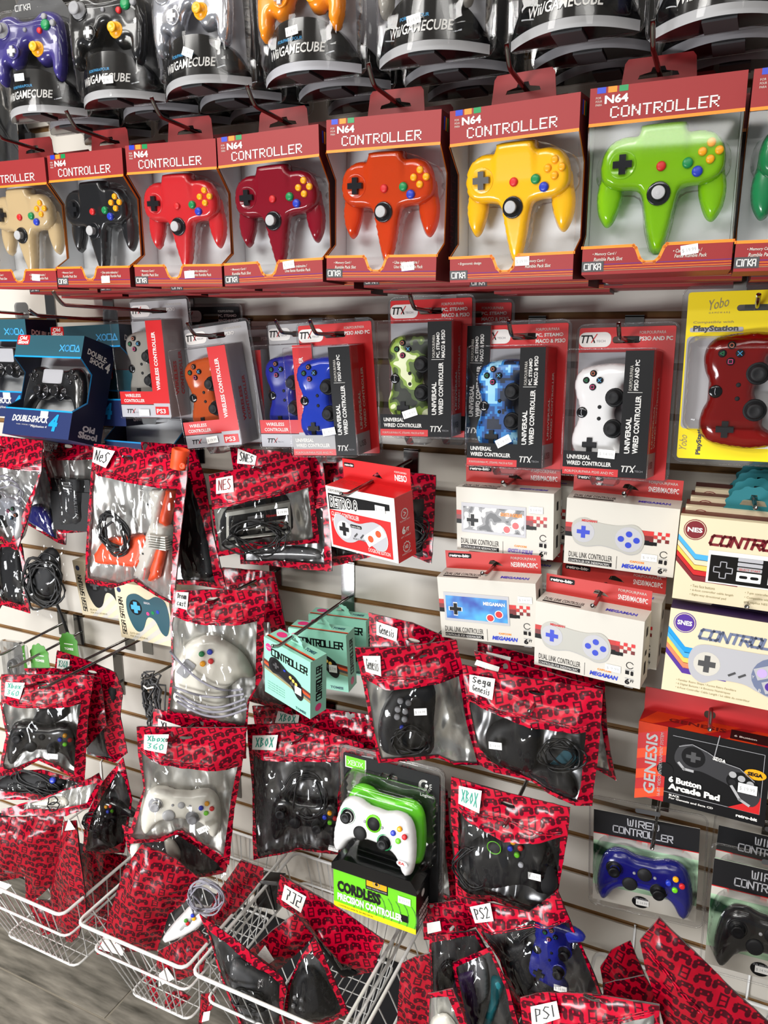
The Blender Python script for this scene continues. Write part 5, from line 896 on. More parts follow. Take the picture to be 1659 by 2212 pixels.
def bag(key, label, lines=None, pen='penblack', B=20, inner='bag_silver', prices=(), back=False, step=8.0, hole=True, clear=False, group='red printed zip pouches'):
    D = BAGS[key]; M = pose(D['p'], (*D['r'], 0)); r = thing('zip_pouch', label, 'bag', M, group)
    rnd = random.Random(key); sx, sz = rnd.uniform(0, 99), rnd.uniform(0, 99)
    out = [(a + 1.1*noise.noise(Vector((a/14, b/14, sx))), b + 1.1*noise.noise(Vector((a/14, b/14, sz)))) for a, b in resample(D['o'], 9)]
    win = resample(D['w'], 9) if 'w' in D and not back else None
    if win:   # keep the window inside the outline
        W2 = np.array(win); bad = ~inside(W2, out) | (segdist(W2, out) < 3.0); c = np.array(out).mean(0)
        for i in np.where(bad)[0]:
            for q in range(25):
                W2[i] = W2[i] + (c-W2[i])*.02
                if inside([W2[i]], out)[0] and segdist([W2[i]], out)[0] > 3.0: break
        win = [tuple(p) for p in W2]
    hl = None
    if hole and win and not clear:
        O = np.array(out); top = O[:, 1].max(); wt = np.array(win)[:, 1].max()
        cx = O[:, 0].mean(); near = O[np.abs(O[:, 0]-cx) < 20]; ty = near[:, 1].max(); nw = np.array(win); nw = nw[np.abs(nw[:, 0]-cx) < 20]; wy = nw[:, 1].max() if len(nw) else wt
        if ty-wy > 20: hl = [(cx+12*cos(t), (ty*.68+wy*.32)+4*sin(t)) for t in np.linspace(0, 2*pi, 13)[:-1]]
    loops = [out] + ([win] if win else []) + ([hl] if hl else [])
    V, F = triangulate(loops, step); d = segdist(V, out)
    dw = segdist(V, win)*(~inside(V, win)) if win else np.zeros(len(V))
    def hgt(P, dd, ww):
        o = []
        for (a, b), q, w in zip(P, dd, ww):
            body = B*(1-math.exp(-(q/26)**2))*math.exp(-(w/26)**2)
            wr = min(1, q/10)*(1 if win else 2.2)*(2.6*noise.noise(Vector((a/17+sx, b/30+sz, 1.3))) + 1.5*noise.noise(Vector((a/7+sz, b/11+sx, 4.1))))
            o.append(1.5 + body*(1 if win else .45) + wr + 3*noise.noise(Vector((a/60, b/60, sx))))
        return np.array(o)
    h = hgt(V, d, dw)
    def surf(x, z):
        P = np.array([[x, z]]); return float(hgt(P, segdist(P, out), segdist(P, win)*(~inside(P, win)) if win else [0])[0])
    cen = np.array([np.mean([V[i] for i in f], 0) for f in F]); inw = inside(cen, win) if win else np.zeros(len(F), bool); inh = inside(cen, hl) if hl else np.zeros(len(F), bool)
    vs = [(a/1000, -q/1000, b/1000) for (a, b), q in zip(V, h)]; uv = [(a + sx*3, b + sz*3) for a, b in V]
    def sub(faces, k, name, par, vv=vs):
        used = sorted({i for f in faces for i in f}); ix = {i: j for j, i in enumerate(used)}
        mb = MB(); mb.add([vv[i] for i in used], [tuple(ix[i] for i in f) for f in faces], k, True); mb.uv = [uv[i] for i in used]; return mb.build(name, par)
    redk = 'bag_red_back' if back else 'bag_red'
    fr = sub([f for f, w, q in zip(F, inw, inh) if not w and not q], redk, 'printed_front', r) if not clear else None
    if win: sub([f for f, w in zip(F, inw) if w], 'film_bag', 'clear_window', r)
    if not clear:
        hb = .4*B*(1-np.exp(-(d/26)**2)); v2 = [(a/1000, (q+.4)/1000, b/1000) for (a, b), q in zip(V, hb)]; v3 = [(a, y+.0008, b) for a, y, b in v2]
        mb = MB(); kp = [f for f, q in zip(F, inh) if not q]; mb.add(v2, kp, inner, True); mb.add(v3, kp, 'bag_red_back', True); mb.uv = uv+uv; mb.build('back_sheet', r)
    if clear:
        hb = .5*B*(1-np.exp(-(d/26)**2)); mb = MB(); mb.add([(a/1000, (q+.4)/1000, b/1000) for (a, b), q in zip(V, hb)], F, 'film_bag', True); mb.build('back_sheet', r)
    if win and not clear and hl:
        # the two press-to-close ridges above the window
        zs = np.array(win); tl = zs[np.argmin(zs[:, 0]-zs[:, 1])]; tr = zs[np.argmax(zs[:, 0]+zs[:, 1])]; mb = MB()
        for o in (5, 8):
            pts = [(tl[0]+(tr[0]-tl[0])*t, tl[1]+(tr[1]-tl[1])*t+o) for t in np.linspace(0, 1, 12)]; pts = [p for p in pts if inside([p], out)[0]]
            if len(pts) > 3: mb.tube([(a/1000, -(surf(a, b)+.2)/1000, b/1000) for a, b in pts], .0009, redk, 6)
        mb.uv = [(v[0]*1000, v[2]*1000) for v in mb.v]
        if mb.v: mb.build('zip_seal', r)
    if 'l' in D:
        q = [np.array(p, float) for p in D['l']]; mb = MB()
        bl = lambda u, v: (q[0]*(1-u)+q[1]*u)*v + (q[3]*(1-u)+q[2]*u)*(1-v)
        cy = [surf(*bl(u, v)) for u, v in ((0, 1), (1, 1), (1, 0), (0, 0))]; by = lambda u, v: (cy[0]*(1-u)+cy[1]*u)*v + (cy[3]*(1-u)+cy[2]*u)*(1-v)
        up = max(0, max(surf(*bl(u, v)) - by(u, v) for u in (0, .25, .5, .75, 1) for v in (0, .33, .67, 1))) + .6
        def fn(u, v, l):
            p = bl(u, v); return (p[0]/1000, -(by(u, v)+up)/1000-l*.0003, p[1]/1000)
        p = Panel(mb, fn); N = 4
        for i in range(N):
            for j in range(N): p.rect(i/N, j/N, (i+1)/N, (j+1)/N, 'paper', 0)
        if lines:
            n = len(lines)
            for i, t in enumerate(lines): p.glyphs(HW, t, .14, 1-(i+1)*.9/n+.12/n, .72, .62/n, pen, .045 if len(t) < 6 else .03, gap=.22, narrow='1i', l=2)
        mb.build('paper_tag', r)
    for i, (x, z) in enumerate(D.get('s', [])): price(r, x/1000, z/1000, (prices or ('19.99',))[i % max(1, len(prices) or 1)], -(surf(x, z)+1.6)/1000, .02, .012, rnd.choice((4, 25, -8)))
    return r, M, surf
def K(key, k): return BAGS[key][k]
def blob(key, k, label, name, cat, mk, T=10, r=14, y=.001, smooth=True, root=None):
    o = K(key, k); A = sum(a*d-b*c for (a, b), (c, d) in zip(o, o[1:]+o[:1]))
    if A < 0: o = o[::-1]
    mb = MB(); inflate(mb, crom(o, 4) if smooth else o, T, r, mk, T*.5, 5, y)
    if root: return mb.build(name, root)
    t = thing(name, label, cat, pose(K(key, 'p'), (*K(key, 'r'), 0))); mb.build('body', t); return t
def coil(root, c, R, n, mk, y=-.006, rr=1.7, seed=1, sq=.75, name='cable'):
    rnd = random.Random(seed); mb = MB()
    for i in range(n):
        a0 = rnd.uniform(0, 6); rx = R*rnd.uniform(.8, 1.15); rz = R*sq*rnd.uniform(.8, 1.15); tl = rnd.uniform(-.6, .6); cx, cz = c[0]+rnd.uniform(-8, 8), c[1]+rnd.uniform(-8, 8); ph = rnd.uniform(0, 6)
        pts = [(cx+(rx*cos(t)*cos(tl)-rz*sin(t)*sin(tl))*(1+.14*sin(3*t+ph)), cz+(rx*cos(t)*sin(tl)+rz*sin(t)*cos(tl))*(1+.1*sin(2*t+ph))) for t in np.linspace(a0, a0+2*pi, 25)[:-1]]
        mb.tube([(a/1000, y-.0012*i+.002*sin(j), b/1000) for j, (a, b) in enumerate(pts)], rr/1000, mk, 6, True)
    return mb.build(name, root)

# ================================================================== the setting
mb = MB(); z = 1.5365 - .0762*20
X0, X1 = -3.6, 1.8
mb.box(X0, X1, .006, .02, .2, 2.75, 'groove_mdf')
for i in range(-16, 20):
    zt = 1.5365 - .0762*i - .0055; zb = 1.5365 - .0762*(i+1) + .0055
    if zt > 2.76 or zt < .21: continue
    mb.box(X0, X1, 0, .0062, max(zb, .2), zt, 'slat_white')
    mb.box(X0, X1, .0035, .0062, zt, zt+.0015, 'groove_mdf')
tag(mb.build('wall_back'), kind='structure')
mb = MB(); mb.box(X0, X1, .004, .02, 0, .2, 'softblack'); tag(mb.build('baseboard_back'), kind='structure')
mb = MB(); tw, tl, g = .2, .9, .006; ang = radians(0)
mb.box(X0-.5, 2.0, -4.0, .02, -.03, -.002, 'grout')
for i in range(-2, 22):
    for j in range(-5, 5):
        x = j*tl + (i % 3)*.3 - .545; y = -i*tw + .164
        if y-tw < -4.0 or y > .2 or x > 1.9 or x+tl < X0-.5: continue
        mb.box(max(x+g/2, X0-.5), min(x+tl-g/2, 2.0), y-tw+g/2, min(y-g/2, .0), -.02, 0, 'floor_tile')
tag(mb.build('floor'), kind='structure')

mb = MB(); mb.box(-5, 4, -6, .02, 2.75, 2.8, 'slat_white'); tag(mb.build('ceiling'), kind='structure')

# ================================================================== top row: clear packs with pads
GCX = [(-1.103, 1.861, 'p_indigo', 'indigo', (-.006, .052), 8), (-.935, 1.864, 'p_black', 'black', (.012, .024), 6), (-.768, 1.863, 'p_silver', 'silver', (.006, .04, -25), 2),
       (-.585, 1.857, 'p_orange', 'orange', (.0, .048, 6), 0), (-.402, 1.857, 't_clear', 'clear grey', (-.006, .035, 8), 0), (-.218, 1.855, 'p_black', 'charcoal', None, 0), (-.05, 1.843, 'p_blue', 'blue', (.002, .036), -2)]
for i, (x, zz, k, cn, pr, a) in enumerate(GCX):
    M = pose((x, -.2, zz), (a, 2, (0, .5, -1, 0, 1, -.5, 0)[i]))
    gc_blister('front clear pack holding the %s pad, %s in the top row' % (cn, ('first from the left', 'second from the left', 'third from the left', 'fourth from the left', 'fifth from the left', 'second from the right', 'last on the right')[i]), M, k, True, pr, cardk='ttxred' if 0 else 'lightgrey')
    controller('gc', '%s two-grip pad with yellow small stick in the clear pack, top row' % cn, M @ Matrix.Translation((0, -.026, .112)) @ Matrix.Rotation(radians(-6), 4, 'X'), k, 'two-grip pads on the top row', sc=.98)
    for j in (1, 2):
        gc_blister('%s clear pack behind the front %s pad pack, underside showing' % (('second', 'rearmost')[j-1], cn), pose((x+.012*j*(1 if i % 2 else .6), -.2+.072*j, zz-.002*j), (a*.3, 1, 0)), k if i in (3,) else None, False, None)
    hook(x, -.262, zz+.186, 'dark peg hook of the top row carrying the %s pad packs' % cn, .004, .02)

# ================================================================== second row: red window boxes
N64 = [((-1.166, -.24, 1.689), (0, 2, 1.2), 'p_gold', 'beige', (.036, -.086, -3), None), ((-.996, -.24, 1.688), (-2, 1, 1.4), 'p_black', 'black', (.03, -.093, 2), None), ((-.818, -.24, 1.685), (2, 2.5, 1.4), 'p_red', 'solid red', (.024, -.087, 3), None),
       ((-.641, -.24, 1.684), (2, 0, -1), 't_wine', 'wine red', (.029, -.079, 5), None), ((-.461, -.24, 1.685), (0, 1.5, 1.6), 't_orange', 'orange-red see-through', (.043, -.087, 6), None),
       ((-.279, -.24, 1.679), (-5, 4, .3), 'p_yellow', 'yellow', (.018, -.081, 1), ('Ergonomic design', 'Memory Card /|Rumble Pack Slot')), ((-.1, -.24, 1.684), (4, -.5, -.8), 't_lime', 'lime see-through', (.038, -.081, 7), ('Memory Card /|Rumble Pack Slot', 'Carte mémoire /|Fente Rumble Pack')), ((.073, -.24, 1.682), (2, 0, 0), 'p_green', 'green', None, None)]
for i, (loc, rot, k, cn, pr, tx) in enumerate(N64):
    M = pose(loc, rot)
    n64_box('red window box showing the %s three-prong pad, second row' % cn, M, pr, *(tx or ()))
    controller('n64', '%s three-prong pad behind the window of the red box' % cn, M @ Matrix.Translation((0, .024, .016)) @ Matrix.Rotation(radians(2), 4, 'X'), k, 'three-prong pads on the second row')
    if i == 0: BK = n64_box('second red box behind the beige pad box', pose((loc[0]+.012, -.162, loc[2]-.004), (1, 1, 0)), None, plain=True)
    else: dup(BK, pose((loc[0]+(.014, .02, .006)[i % 3], -.162, loc[2]-.004), ((i*37 % 5)-2, 1, 0)), 'second red box behind the %s pad box' % cn)
    dup(BK, pose((loc[0]+(.004, .016, .022)[i % 3], -.084, loc[2]-.007), ((i*53 % 7)-3, 0, 0)), 'rearmost red box against the wall behind the %s pad box' % cn)
    q = M @ Vector((-.012, .07, .138)); hook(q.x, -.262, q.z-.005, 'dark peg hook of the second row carrying the %s pad boxes' % cn, .006, .022)

# ================================================================== third row
M = pose((-1.186, -.2, 1.41), (-1, -17, .5)); shock_box('front navy window box with a chrome black pad, tilted outward', M)
controller('ds', 'chrome and black pad with touch panel in the tilted navy box', M @ Matrix.Translation((0, .036, .01)), 'p_black', sc=1.0)
sb = shock_box('navy window box at the left edge behind the tilted navy box', pose((-1.366, -.15, 1.437), (2, 0, 0)))
controller('ds', 'black pad in the navy box cut by the left edge', pose((-1.366, -.114, 1.45)), 'p_black', sc=1.0)
dup(sb, pose((-1.16, -.112, 1.425), (1, -2, -2)), 'second navy box directly behind the tilted navy box'); dup(sb, pose((-1.07, -.082, 1.34), (0, 0, 0)), 'rearmost navy box near the wall, mostly hidden'); 
hook(-1.2, -.2, 1.535, 'dark peg hook carrying the tilted navy box', .004, .01); hook(-1.366, -.15, 1.545, 'dark peg hook above the left edge navy box', .004, .01)
RY = Matrix.Rotation(radians(-90), 4, 'Y')
T = [('t1', (-.996, -.14, 1.442), (0, 1.5, -2), False, 'ghost', 'PS3®', '', 't_clear', 'clear grey', (-.002, -.079, 0, '19.99')), ('t2', (-.852, -.14, 1.395), (3, 3, -7), False, 'ghost', 'PS3®', '', 't_amber', 'amber see-through', (.0, -.075, 4, '19.99')),
     ('t3', (-.704, -.108, 1.4), (0, 2, -3), False, 'ghost', 'PS3®', '', 'p_blue_soft', 'dark blue', None), ('t4', (-.608, -.155, 1.398), (2, 2, -3.5), True, 'ttxred', 'PS3® AND PC', 'FOR/POUR/PARA PS3® AND PC', 't_blue', 'blue see-through', (.012, -.048, 8)),
     ('t5', (-.448, -.14, 1.438), (3, -1, -1.5), True, 'ttxred', 'PC, STEAM®|MAC® & PS3®', 'FOR/POUR/PARA PC, STEAM®, MAC® & PS3®', 'camo_green', 'green camouflage', (-.008, -.052, 18)), ('t6', (-.303, -.14, 1.401), (-4, -3, -1.7), True, 'ttxred', 'PC, STEAM®|MAC® & PS3®', 'FOR/POUR/PARA PC, STEAM®, MAC® & PS3®', 'camo_blue', 'blue pixel camouflage', (.0, -.05, 28)),
     ('t7', (-.156, -.14, 1.398), (-6, -4, -1.5), True, 'ttxred', 'PS3® AND PC', 'FOR/POUR/PARA PS3® AND PC', 'p_white', 'white', (.004, -.056, -3))]
for key, loc, rot, wired, ck, ti, ft, pk, cn, pr in T:
    M = pose(loc, rot)
    ttx_pack('clear pack with %s strip around the %s pad, third row' % ('black' if wired else 'red', cn), M, wired, ck, ti, ft, pr, 'ghost' if key == 't4' else 'black')
    controller('ps', '%s twin-stick pad standing on end inside its clear pack' % cn, M @ Matrix.Translation((-.019, .032, .001)) @ RY, pk, 'twin-stick pads on the third row', sc=.92)
    q = M @ Vector((.008, .055, .106)); hook(q.x, loc[1]-.03 if key != 't1' else -.33, q.z-.003, 'peg hook of the third row carrying the %s pad pack' % cn, .004, .02)
ttx_pack('dark carded pack behind the clear grey pad pack', pose((-.935, -.07, 1.433), (0, 1, 0)), False, 'softblack', 'PC, STEAM®|MAC® & PS3®'); ttx_pack('second pack behind the amber pad pack', pose((-.835, -.07, 1.39), (1, 1, -2)), False, 'ghost', 'PS3®')
ttx_pack('second red carded pack behind the green camouflage pad', pose((-.405, -.083, 1.433), (0, 0, 0)), True, 'ttxred', 'PC, STEAM®|MAC® & PS3®')
M = pose((.02, -.1, 1.446), (0, 1, -1)); yobo_pack('yellow carded pack with a see-through red pad, right edge', M)
controller('ps', 'see-through red twin-stick pad in the yellow pack', M @ Matrix.Translation((-.016, -.012, -.012)) @ RY, 't_red', sc=1.0, knobs='softblack')
hook(.02, -.13, 1.542-.003, 'peg hook through the yellow carded pack', .004, .014, False)

# ================================================================== cartons
LB = [('white carton with a black-and-white patterned pad, upper left of four', (-.303, -.12, 1.22), (-3, 3, -1.5), 'nes', 'CONTROLLER FOR NES®/MAC®/PC', '14.99', 'GHOSTS N GOBLINS', (.03, .025)), ('white carton with a pale dogbone pad, upper right of four', (-.128, -.12, 1.217), (0, 6, .8), 'snes', 'CONTROLLER FOR SNES®/MAC®/PC', '9.99', 'MEGAMAN', (.022, -.026)),
      ('white carton with a blue brick-shaped pad, lower left of four', (-.313, -.16, 1.085), (0, 5, -4), 'nes', 'CONTROLLER FOR NES®/MAC®/PC', '14.99', 'MEGAMAN', (.04, .025)), ('bright white carton with a pale dogbone pad, lower right of four', (-.155, -.18, 1.067), (-7, 4, 0), 'snes', 'CONTROLLER FOR SNES®/MAC®/PC', '9.99', 'MEGAMAN', (.018, -.029))]
for i, (lb, loc, rot, kd, ti, pr, lg, xy) in enumerate(LB):
    M = pose(loc, rot); b = linkbox(lb, M, kd, ti, pr, xy, lg)
    q = M @ Vector((.004, .041, .066)); hook(q.x, loc[1]-.03, q.z-.002, 'peg hook carrying the ' + lb.split(',')[0] + (' above' if i < 2 else ' below'), -.004, .008, False)
    if i != 1: dup(b, pose((loc[0]+.016, loc[1]+.055, loc[2]+(.004, 0, .012, .008)[i]), (rot[0]*.4, 2, 0)), 'spare ' + lb.replace('white', 'off-white').split(',')[0] + ' directly behind the %s one' % ('upper', '', 'lower left', 'lower right')[i])
M = pose((-.512, -.2, 1.214), (-15, 8, .8)); retro8_box('red and white carton with a grey dogbone pad, turned on its peg', M); q = M @ Vector((.002, .044, .068)); hook(q.x-.01, -.27, q.z, 'long peg hook carrying the red dogbone pad carton', -.016, .004)
M = pose((.042, -.16, 1.207), (0, 2, .5)); tb = tomee_box('cream carton with a black and white brick pad, right edge', M, 'nes')
for j in (1, 2, 3): dup(tb, pose((.042+.004*j, -.16+.034*j, 1.207+.007*j), (1, 1, .5)), '%s cream carton with teal tab stacked behind the brick pad carton' % ('second', 'third', 'rearmost')[j-1])
hook(.044, -.165, 1.283, 'bright peg through the teal tab of the cream carton', .001, .004, False)
M = pose((.045, -.18, 1.078), (0, -3, 1)); tomee_box('cream carton with a pale pad and purple buttons, right edge', M, 'snes'); hook(.047, -.185, 1.153, 'bright peg through the plum tab of the cream carton', .001, .004, False)
M = pose((.014, -.13, .874), (-4, -1, -1.5)); genesis_box('black and red carton with a six-button pad, right edge', M); hook(.02, -.16, .956, 'peg with a small bright tip above the black and red carton', .001, .004, False)
M = pose((-.646, -.22, .931), (-16, 5, 7)); mint_box('front mint green carton, tilted on its peg', M); hook(-.64, -.27, 1.006, 'long bright peg carrying the mint green cartons', -.004, .008, False)
mint_box('second mint green carton, half behind the front one', pose((-.638, -.125, .926), (4, 3, -1))); mint_box('rearmost mint green carton on the peg', pose((-.632, -.062, .931), (7, 2, 0)), False)
saturn_box('cream box with black pad picture, left and higher of the two', pose((-1.225, -.06, .953), (0, 3, -4)), 'BLACK', 'softblack'); saturn_box('cream box with slate pad picture, right and lower of the two', pose((-1.095, -.075, .923), (-1, 3, -1.5)), 'SLATE GREY', 'teal')
hook(-1.225, -.05, 1.03, 'short peg hook behind the higher cream box', .002, .004); hook(-1.095, -.06, 1.0, 'short peg hook behind the lower cream box', .002, .004)
M = pose((-.489, -.2, .532), (-1, 0, -.5)); cordless_pack('large clear pack with white and green pad on a green carton', M)
P = M @ Matrix.Translation((.0, .012, .128)) @ Matrix.Rotation(radians(3), 4, 'Y') @ Matrix.Rotation(radians(-10), 4, 'X'); c = controller('xb', 'white and green cordless pad on the green carton', P, 'p_white', None, 'g', sc=1.06)
mb = MB(); inflate(mb, crom([(a*1.03+4, b*1.04+12) for a, b in PAD_OUT['xb']], 4), 10, 14, 'p_limesolid', 12, 4, .024); mb.build('green_back', c)
mb = MB(); p = Panel(mb, lambda a, b, l: (a/1000, -.0163-l*.0002, b/1000)); p.disc(58, -32, 10, 'lightgrey', 1, rz=5.5); p.disc(58, -32, 9.2, 'white', 2, rz=4.9); p.text('EA', 52, -33.5, 11, 4.5, 'rbred', bold=.05, l=3); mb.build('printed_badge', c)
hook(-.486, -.15, .735, 'peg hook at the top of the large green carton pack', .001, .004)
M = pose((-.052, -.1, .672), (2, 1, -3)); wired_pack('clear pack with a glossy blue pad on green swirls', M); controller('xb', 'glossy blue pad in the green swirl pack', M @ Matrix.Translation((.002, -.014, -.012)) @ Matrix.Rotation(radians(2), 4, 'Y'), 'p_blue', sc=.97); hook(-.04, -.17, .765, 'long thin peg in front of the blue pad pack', -.014, .004)
M = pose((.128, -.13, .65), (3, -8, -.5)); wp = wired_pack('clear pack with a glossy black pad on green swirls, right edge', M); controller('xb', 'glossy black pad in the green swirl pack at the right edge', M @ Matrix.Translation((.004, -.014, -.014)), 'p_black', sc=1.0)
dup(wp, pose((.13, -.07, .672), (2, -2, 0)), 'second green swirl pack behind the black pad one'); hook(.13, -.16, .757, 'peg hook carrying the black pad packs', .0, .004)

# ================================================================== hanging pouches
def hk(key, label, yt, x=None, z=None, dark=True):
    o = np.array(K(key, 'o')); p = pose(K(key, 'p'), (*K(key, 'r'), 0)) @ Vector(((x if x is not None else o[:, 0].mean())/1000, 0, (z if z is not None else o[:, 1].max()-16)/1000)); hook(p.x, yt, p.z, label, .0, .006, dark)
r, M, s = bag('b1', 'red pouch at the left edge with a pale blue pad inside', prices=('19.99',)); c = controller('ps', 'pale blue-silver twin-stick pad in the left edge pouch', M @ Matrix.Translation((-.035, .004, -.04)) @ Matrix.Rotation(radians(20), 4, 'Y'), 'p_silver', sc=.95); coil(c, (20, 40), 40, 3, 'cable_grey')
r, M, s = bag('b2', 'red pouch with a square black multi-socket box, behind the light-gun pouch', ['PS8'], 'penred')
t = thing('socket_box', 'flat black box with lettering inside a red pouch', 'adapter', M); o = K('b2', 'box'); mb = MB(); x0, x1, z0, z1 = min(p[0] for p in o)/1000, max(p[0] for p in o)/1000, min(p[1] for p in o)/1000, max(p[1] for p in o)/1000
mb.box(x0, x1, -.012, .006, z0, z1, 'softblack'); p = front(mb, -.012); p.text('MULTITAP', x0+(x1-x0)*.6, z1-.006, .05, .007, 'grey', -90); mb.build('housing', t)
o = K('b2', 'stk'); mb = MB(); xa, xb, za, zb = min(p[0] for p in o)/1000, max(p[0] for p in o)/1000, min(p[1] for p in o)/1000, max(p[1] for p in o)/1000
mb.box(xa, xb, -.01, .004, za, zb, 'black')
for i in range(4): mb.box(xa+.03, xa+.05, -.0115, -.009, za+.004+i*.006, za+.007+i*.006, 'darkgrey')
mb.build('plug', t)
bag('b2b', 'dark pouch with a navy pad, between the left edge pouch and the black box pouch', inner='bag_silver_shade', B=14, prices=('16.99',)); blob('b2b', 'blob', 'navy blue pad low in a dark pouch', 'game_controller', 'controller', 'p_blue', 9)
r, M, s = bag('b3', 'large red pouch with an orange and grey light gun', ['NeS'], B=24)
g = thing('light_gun', 'orange and grey toy light gun with black cable', 'light gun', M @ Matrix.Translation((0, .002, 0)))
blob('b3', 'g1', '', 'grey_frame', '', 'grey_plastic', 14, 4, root=g, smooth=False); blob('b3', 'g2', '', 'barrel', '', 'zap_orange', 14, 10, root=g, smooth=False); blob('b3', 'g3', '', 'rear_grip', '', 'zap_orange', 11, 8, root=g); blob('b3', 'g4', '', 'handle', '', 'zap_orange', 9, 9, root=g)
(ax, az), (bx, bz) = K('b3', 'rb'); mb = MB()
for i in range(6): mb.box((ax)/1000, (bx)/1000, -.0205, -.004, (az-4-i*4.6)/1000, (az-1.6-i*4.6)/1000, 'grey_plastic')
mb.build('cooling_ribs', g)
mb = MB(); gx = K('b3', 'g1')[6]; p = Panel(mb, lambda a, b, l: (a/1000, -.0132-l*.0002, b/1000)); p.text('Nintendo', gx[0]+6, gx[1]+3, 26, 5, 'ttxred', 76, .03)
for q in (1, 4, 6): p.disc(K('b3', 'g1')[0][0]+3-q*4, K('b3', 'g1')[0][1]-8-q*19, 2.2, 'softblack')
mb.build('lettering_and_screws', g); coil(g, K('b3', 'cc')[0], 30, 7, 'cable_black', -.013, 2.2, 3, 1.25)
t = bpy.data.objects.new('muzzle', None); COL.objects.link(t); t.parent = g; t.empty_display_size = .02
t.matrix_basis = g.matrix_world.inverted() @ pose(tuple(np.array(K('b3', 'p')) + np.array([.112, -.004, .123])), (20, 0, 12))
mb = MB(); prof = [(.0145, 0), (.0155, .034), (.0125, .036), (.0115, .004)]; n = 20; vs = [(rr*cos(2*pi*j/n), rr*sin(2*pi*j/n), h) for rr, h in prof for j in range(n)]; mb.add(vs, [(i*n+j, i*n+(j+1) % n, (i+1)*n+(j+1) % n, (i+1)*n+j) for i in range(3) for j in range(n)], 'zap_orange', True); mb.build('tube', t)
mb = MB(); mb.lathe(.012, .01, [(.0055, -.017), (.004, -.018), (.0025, -.0175), (.0001, -.0165)], 'zap_orange', 14); mb.build('clip', t)
bag('b4', 'narrow red pouch with black parts, right behind the light gun pouch', inner='bag_silver_shade', B=14); blob('b4', 'blob', 'black cable pack in the narrow red pouch', 'cable_pack', 'cable', 'softblack', 9); blob('b4', 'oval', 'grey oval sensor in the narrow red pouch', 'sensor', 'sensor', 'p_grey', 9)
r, M, s = bag('b5', 'tilted red pouch with a grey brick pad and black cable', ['NES'], 'penred', prices=('19.99',))
o = K('b5', 'nes'); t = thing('game_controller', 'grey and black brick-shaped pad with two red buttons in a pouch', 'controller', M); q = [np.array(p, float) for p in o]
mb = MB(); mb.prism([(a/1000, b/1000) for a, b in o][::-1], -.015, .003, 'palepad'); mb.build('body', t)
mb = MB(); p = Panel(mb, lambda u, v, l: (*(lambda w: (w[0]/1000, -.0152-l*.00025, w[1]/1000))((q[0]*(1-u)+q[1]*u)*v+(q[3]*(1-u)+q[2]*u)*(1-v)),)); p.rect(.04, .1, .96, .86, 'softblack', 1)
for i in range(3): p.rect(.33, .62-i*.17, .58, .74-i*.17, 'grey' if i < 2 else 'palepad', 2)
p.text('Nintendo', .62, .62, .2, .09, 'ttxred', bold=.04, l=3); p.rect(.6, .18, .76, .48, 'palepad', 2); p.rect(.77, .18, .93, .48, 'palepad', 2); mb.build('face_plate', t)
for u in (.68, .85):
    w = (q[0]*(1-u)+q[1]*u)*.33+(q[3]*(1-u)+q[2]*u)*.67; button(t, w[0], w[1], 5, 'red', -15.5, 3)
coil(t, (K('b5', 'cc')[0][0]-6, K('b5', 'cc')[0][1]-4), 44, 6, 'cable_black', -.018, 1.7, 8, .55); blob('b5', 'blob', '', 'connector', '', 'softblack', 5, 10, .006, root=t)
bag('b6', 'red pouch with a struck-out tag, behind the grey brick pad pouch', ['SNES'], inner='bag_silver_shade', B=12); blob('b6', 'blob', 'grey pad low in the pouch behind the brick pad', 'game_controller', 'controller', 'p_grey', 7); blob('b6', 'blob2', 'black adapter in the pouch behind the brick pad', 'adapter', 'adapter', 'softblack', 7)
bag('b7', 'red pouch with coiled black cable, behind the red dogbone carton', inner='bag_silver_shade', B=14); t = blob('b7', 'blob', 'black pad with coiled cable behind the red dogbone carton', 'game_controller', 'controller', 'softblack', 8); coil(t, K('b7', 'cc')[0], 26, 5, 'cable_black', -.01, 1.6, 5)
bag('b8b', 'dark red pouch behind the pale pad pouch', B=16)
r, M, s = bag('b8', 'red pouch with a big cream pad wrapped in grey cable', ['Dream', 'cast'], B=26)
t = blob('b8', 'dc', 'cream pad with four coloured buttons and grey cable in a pouch', 'game_controller', 'controller', 'p_pale', 17, 20)
for (x, z), c in zip(K('b8', 'btn'), ('green', 'blue', 'red', 'amber')): button(t, x, z, 5.2, c, -17, 4)
x, z = K('b8', 'scr')[0]; mb = MB(); mb.prism([((x+a*cos(.9)-b*sin(.9))/1000, (z+a*sin(.9)+b*cos(.9))/1000) for a, b in rrect(-17, -11, 17, 11, 4)], -.0178, -.008, 'grey'); mb.build('screen_opening', t)
stick(t, *K('b8', 'ball')[0], 8, 'p_pale', 'p_pale', -10, 10); dpad(t, *K('b8', 'dpad')[0], 8, 3, 'p_pale', -13, 5); mb = MB(); x, z = K('b8', 'cc')[0]
for i in range(5): mb.tube([((x-62+i*2+a*128)/1000, -.021-.004*sin(a*3)-.001*i, (z+26-i*9-a*14-22*sin(a*pi)*(1 if i > 1 else .5)+(i == 0)*60*(1-a)**2)/1000) for a in np.linspace(0, 1, 16)], .0022, 'cable_grey', 8)
mb.build('cable', t)
bag('b10', 'red pouch behind the front six-button pad pouch, tag higher up', ['Genesis'], B=10)
r, M, s = bag('b9', 'red pouch with a black six-button pad, tag facing front', ['Genesis'], B=22, prices=('14.99',)); t = blob('b9', 'blob', 'black six-button pad with grey buttons in a pouch', 'game_controller', 'controller', 'softblack', 13, 18)
for x, z in K('b9', 'btn'): button(t, x, z, 5, 'grey', -12.5, 5)
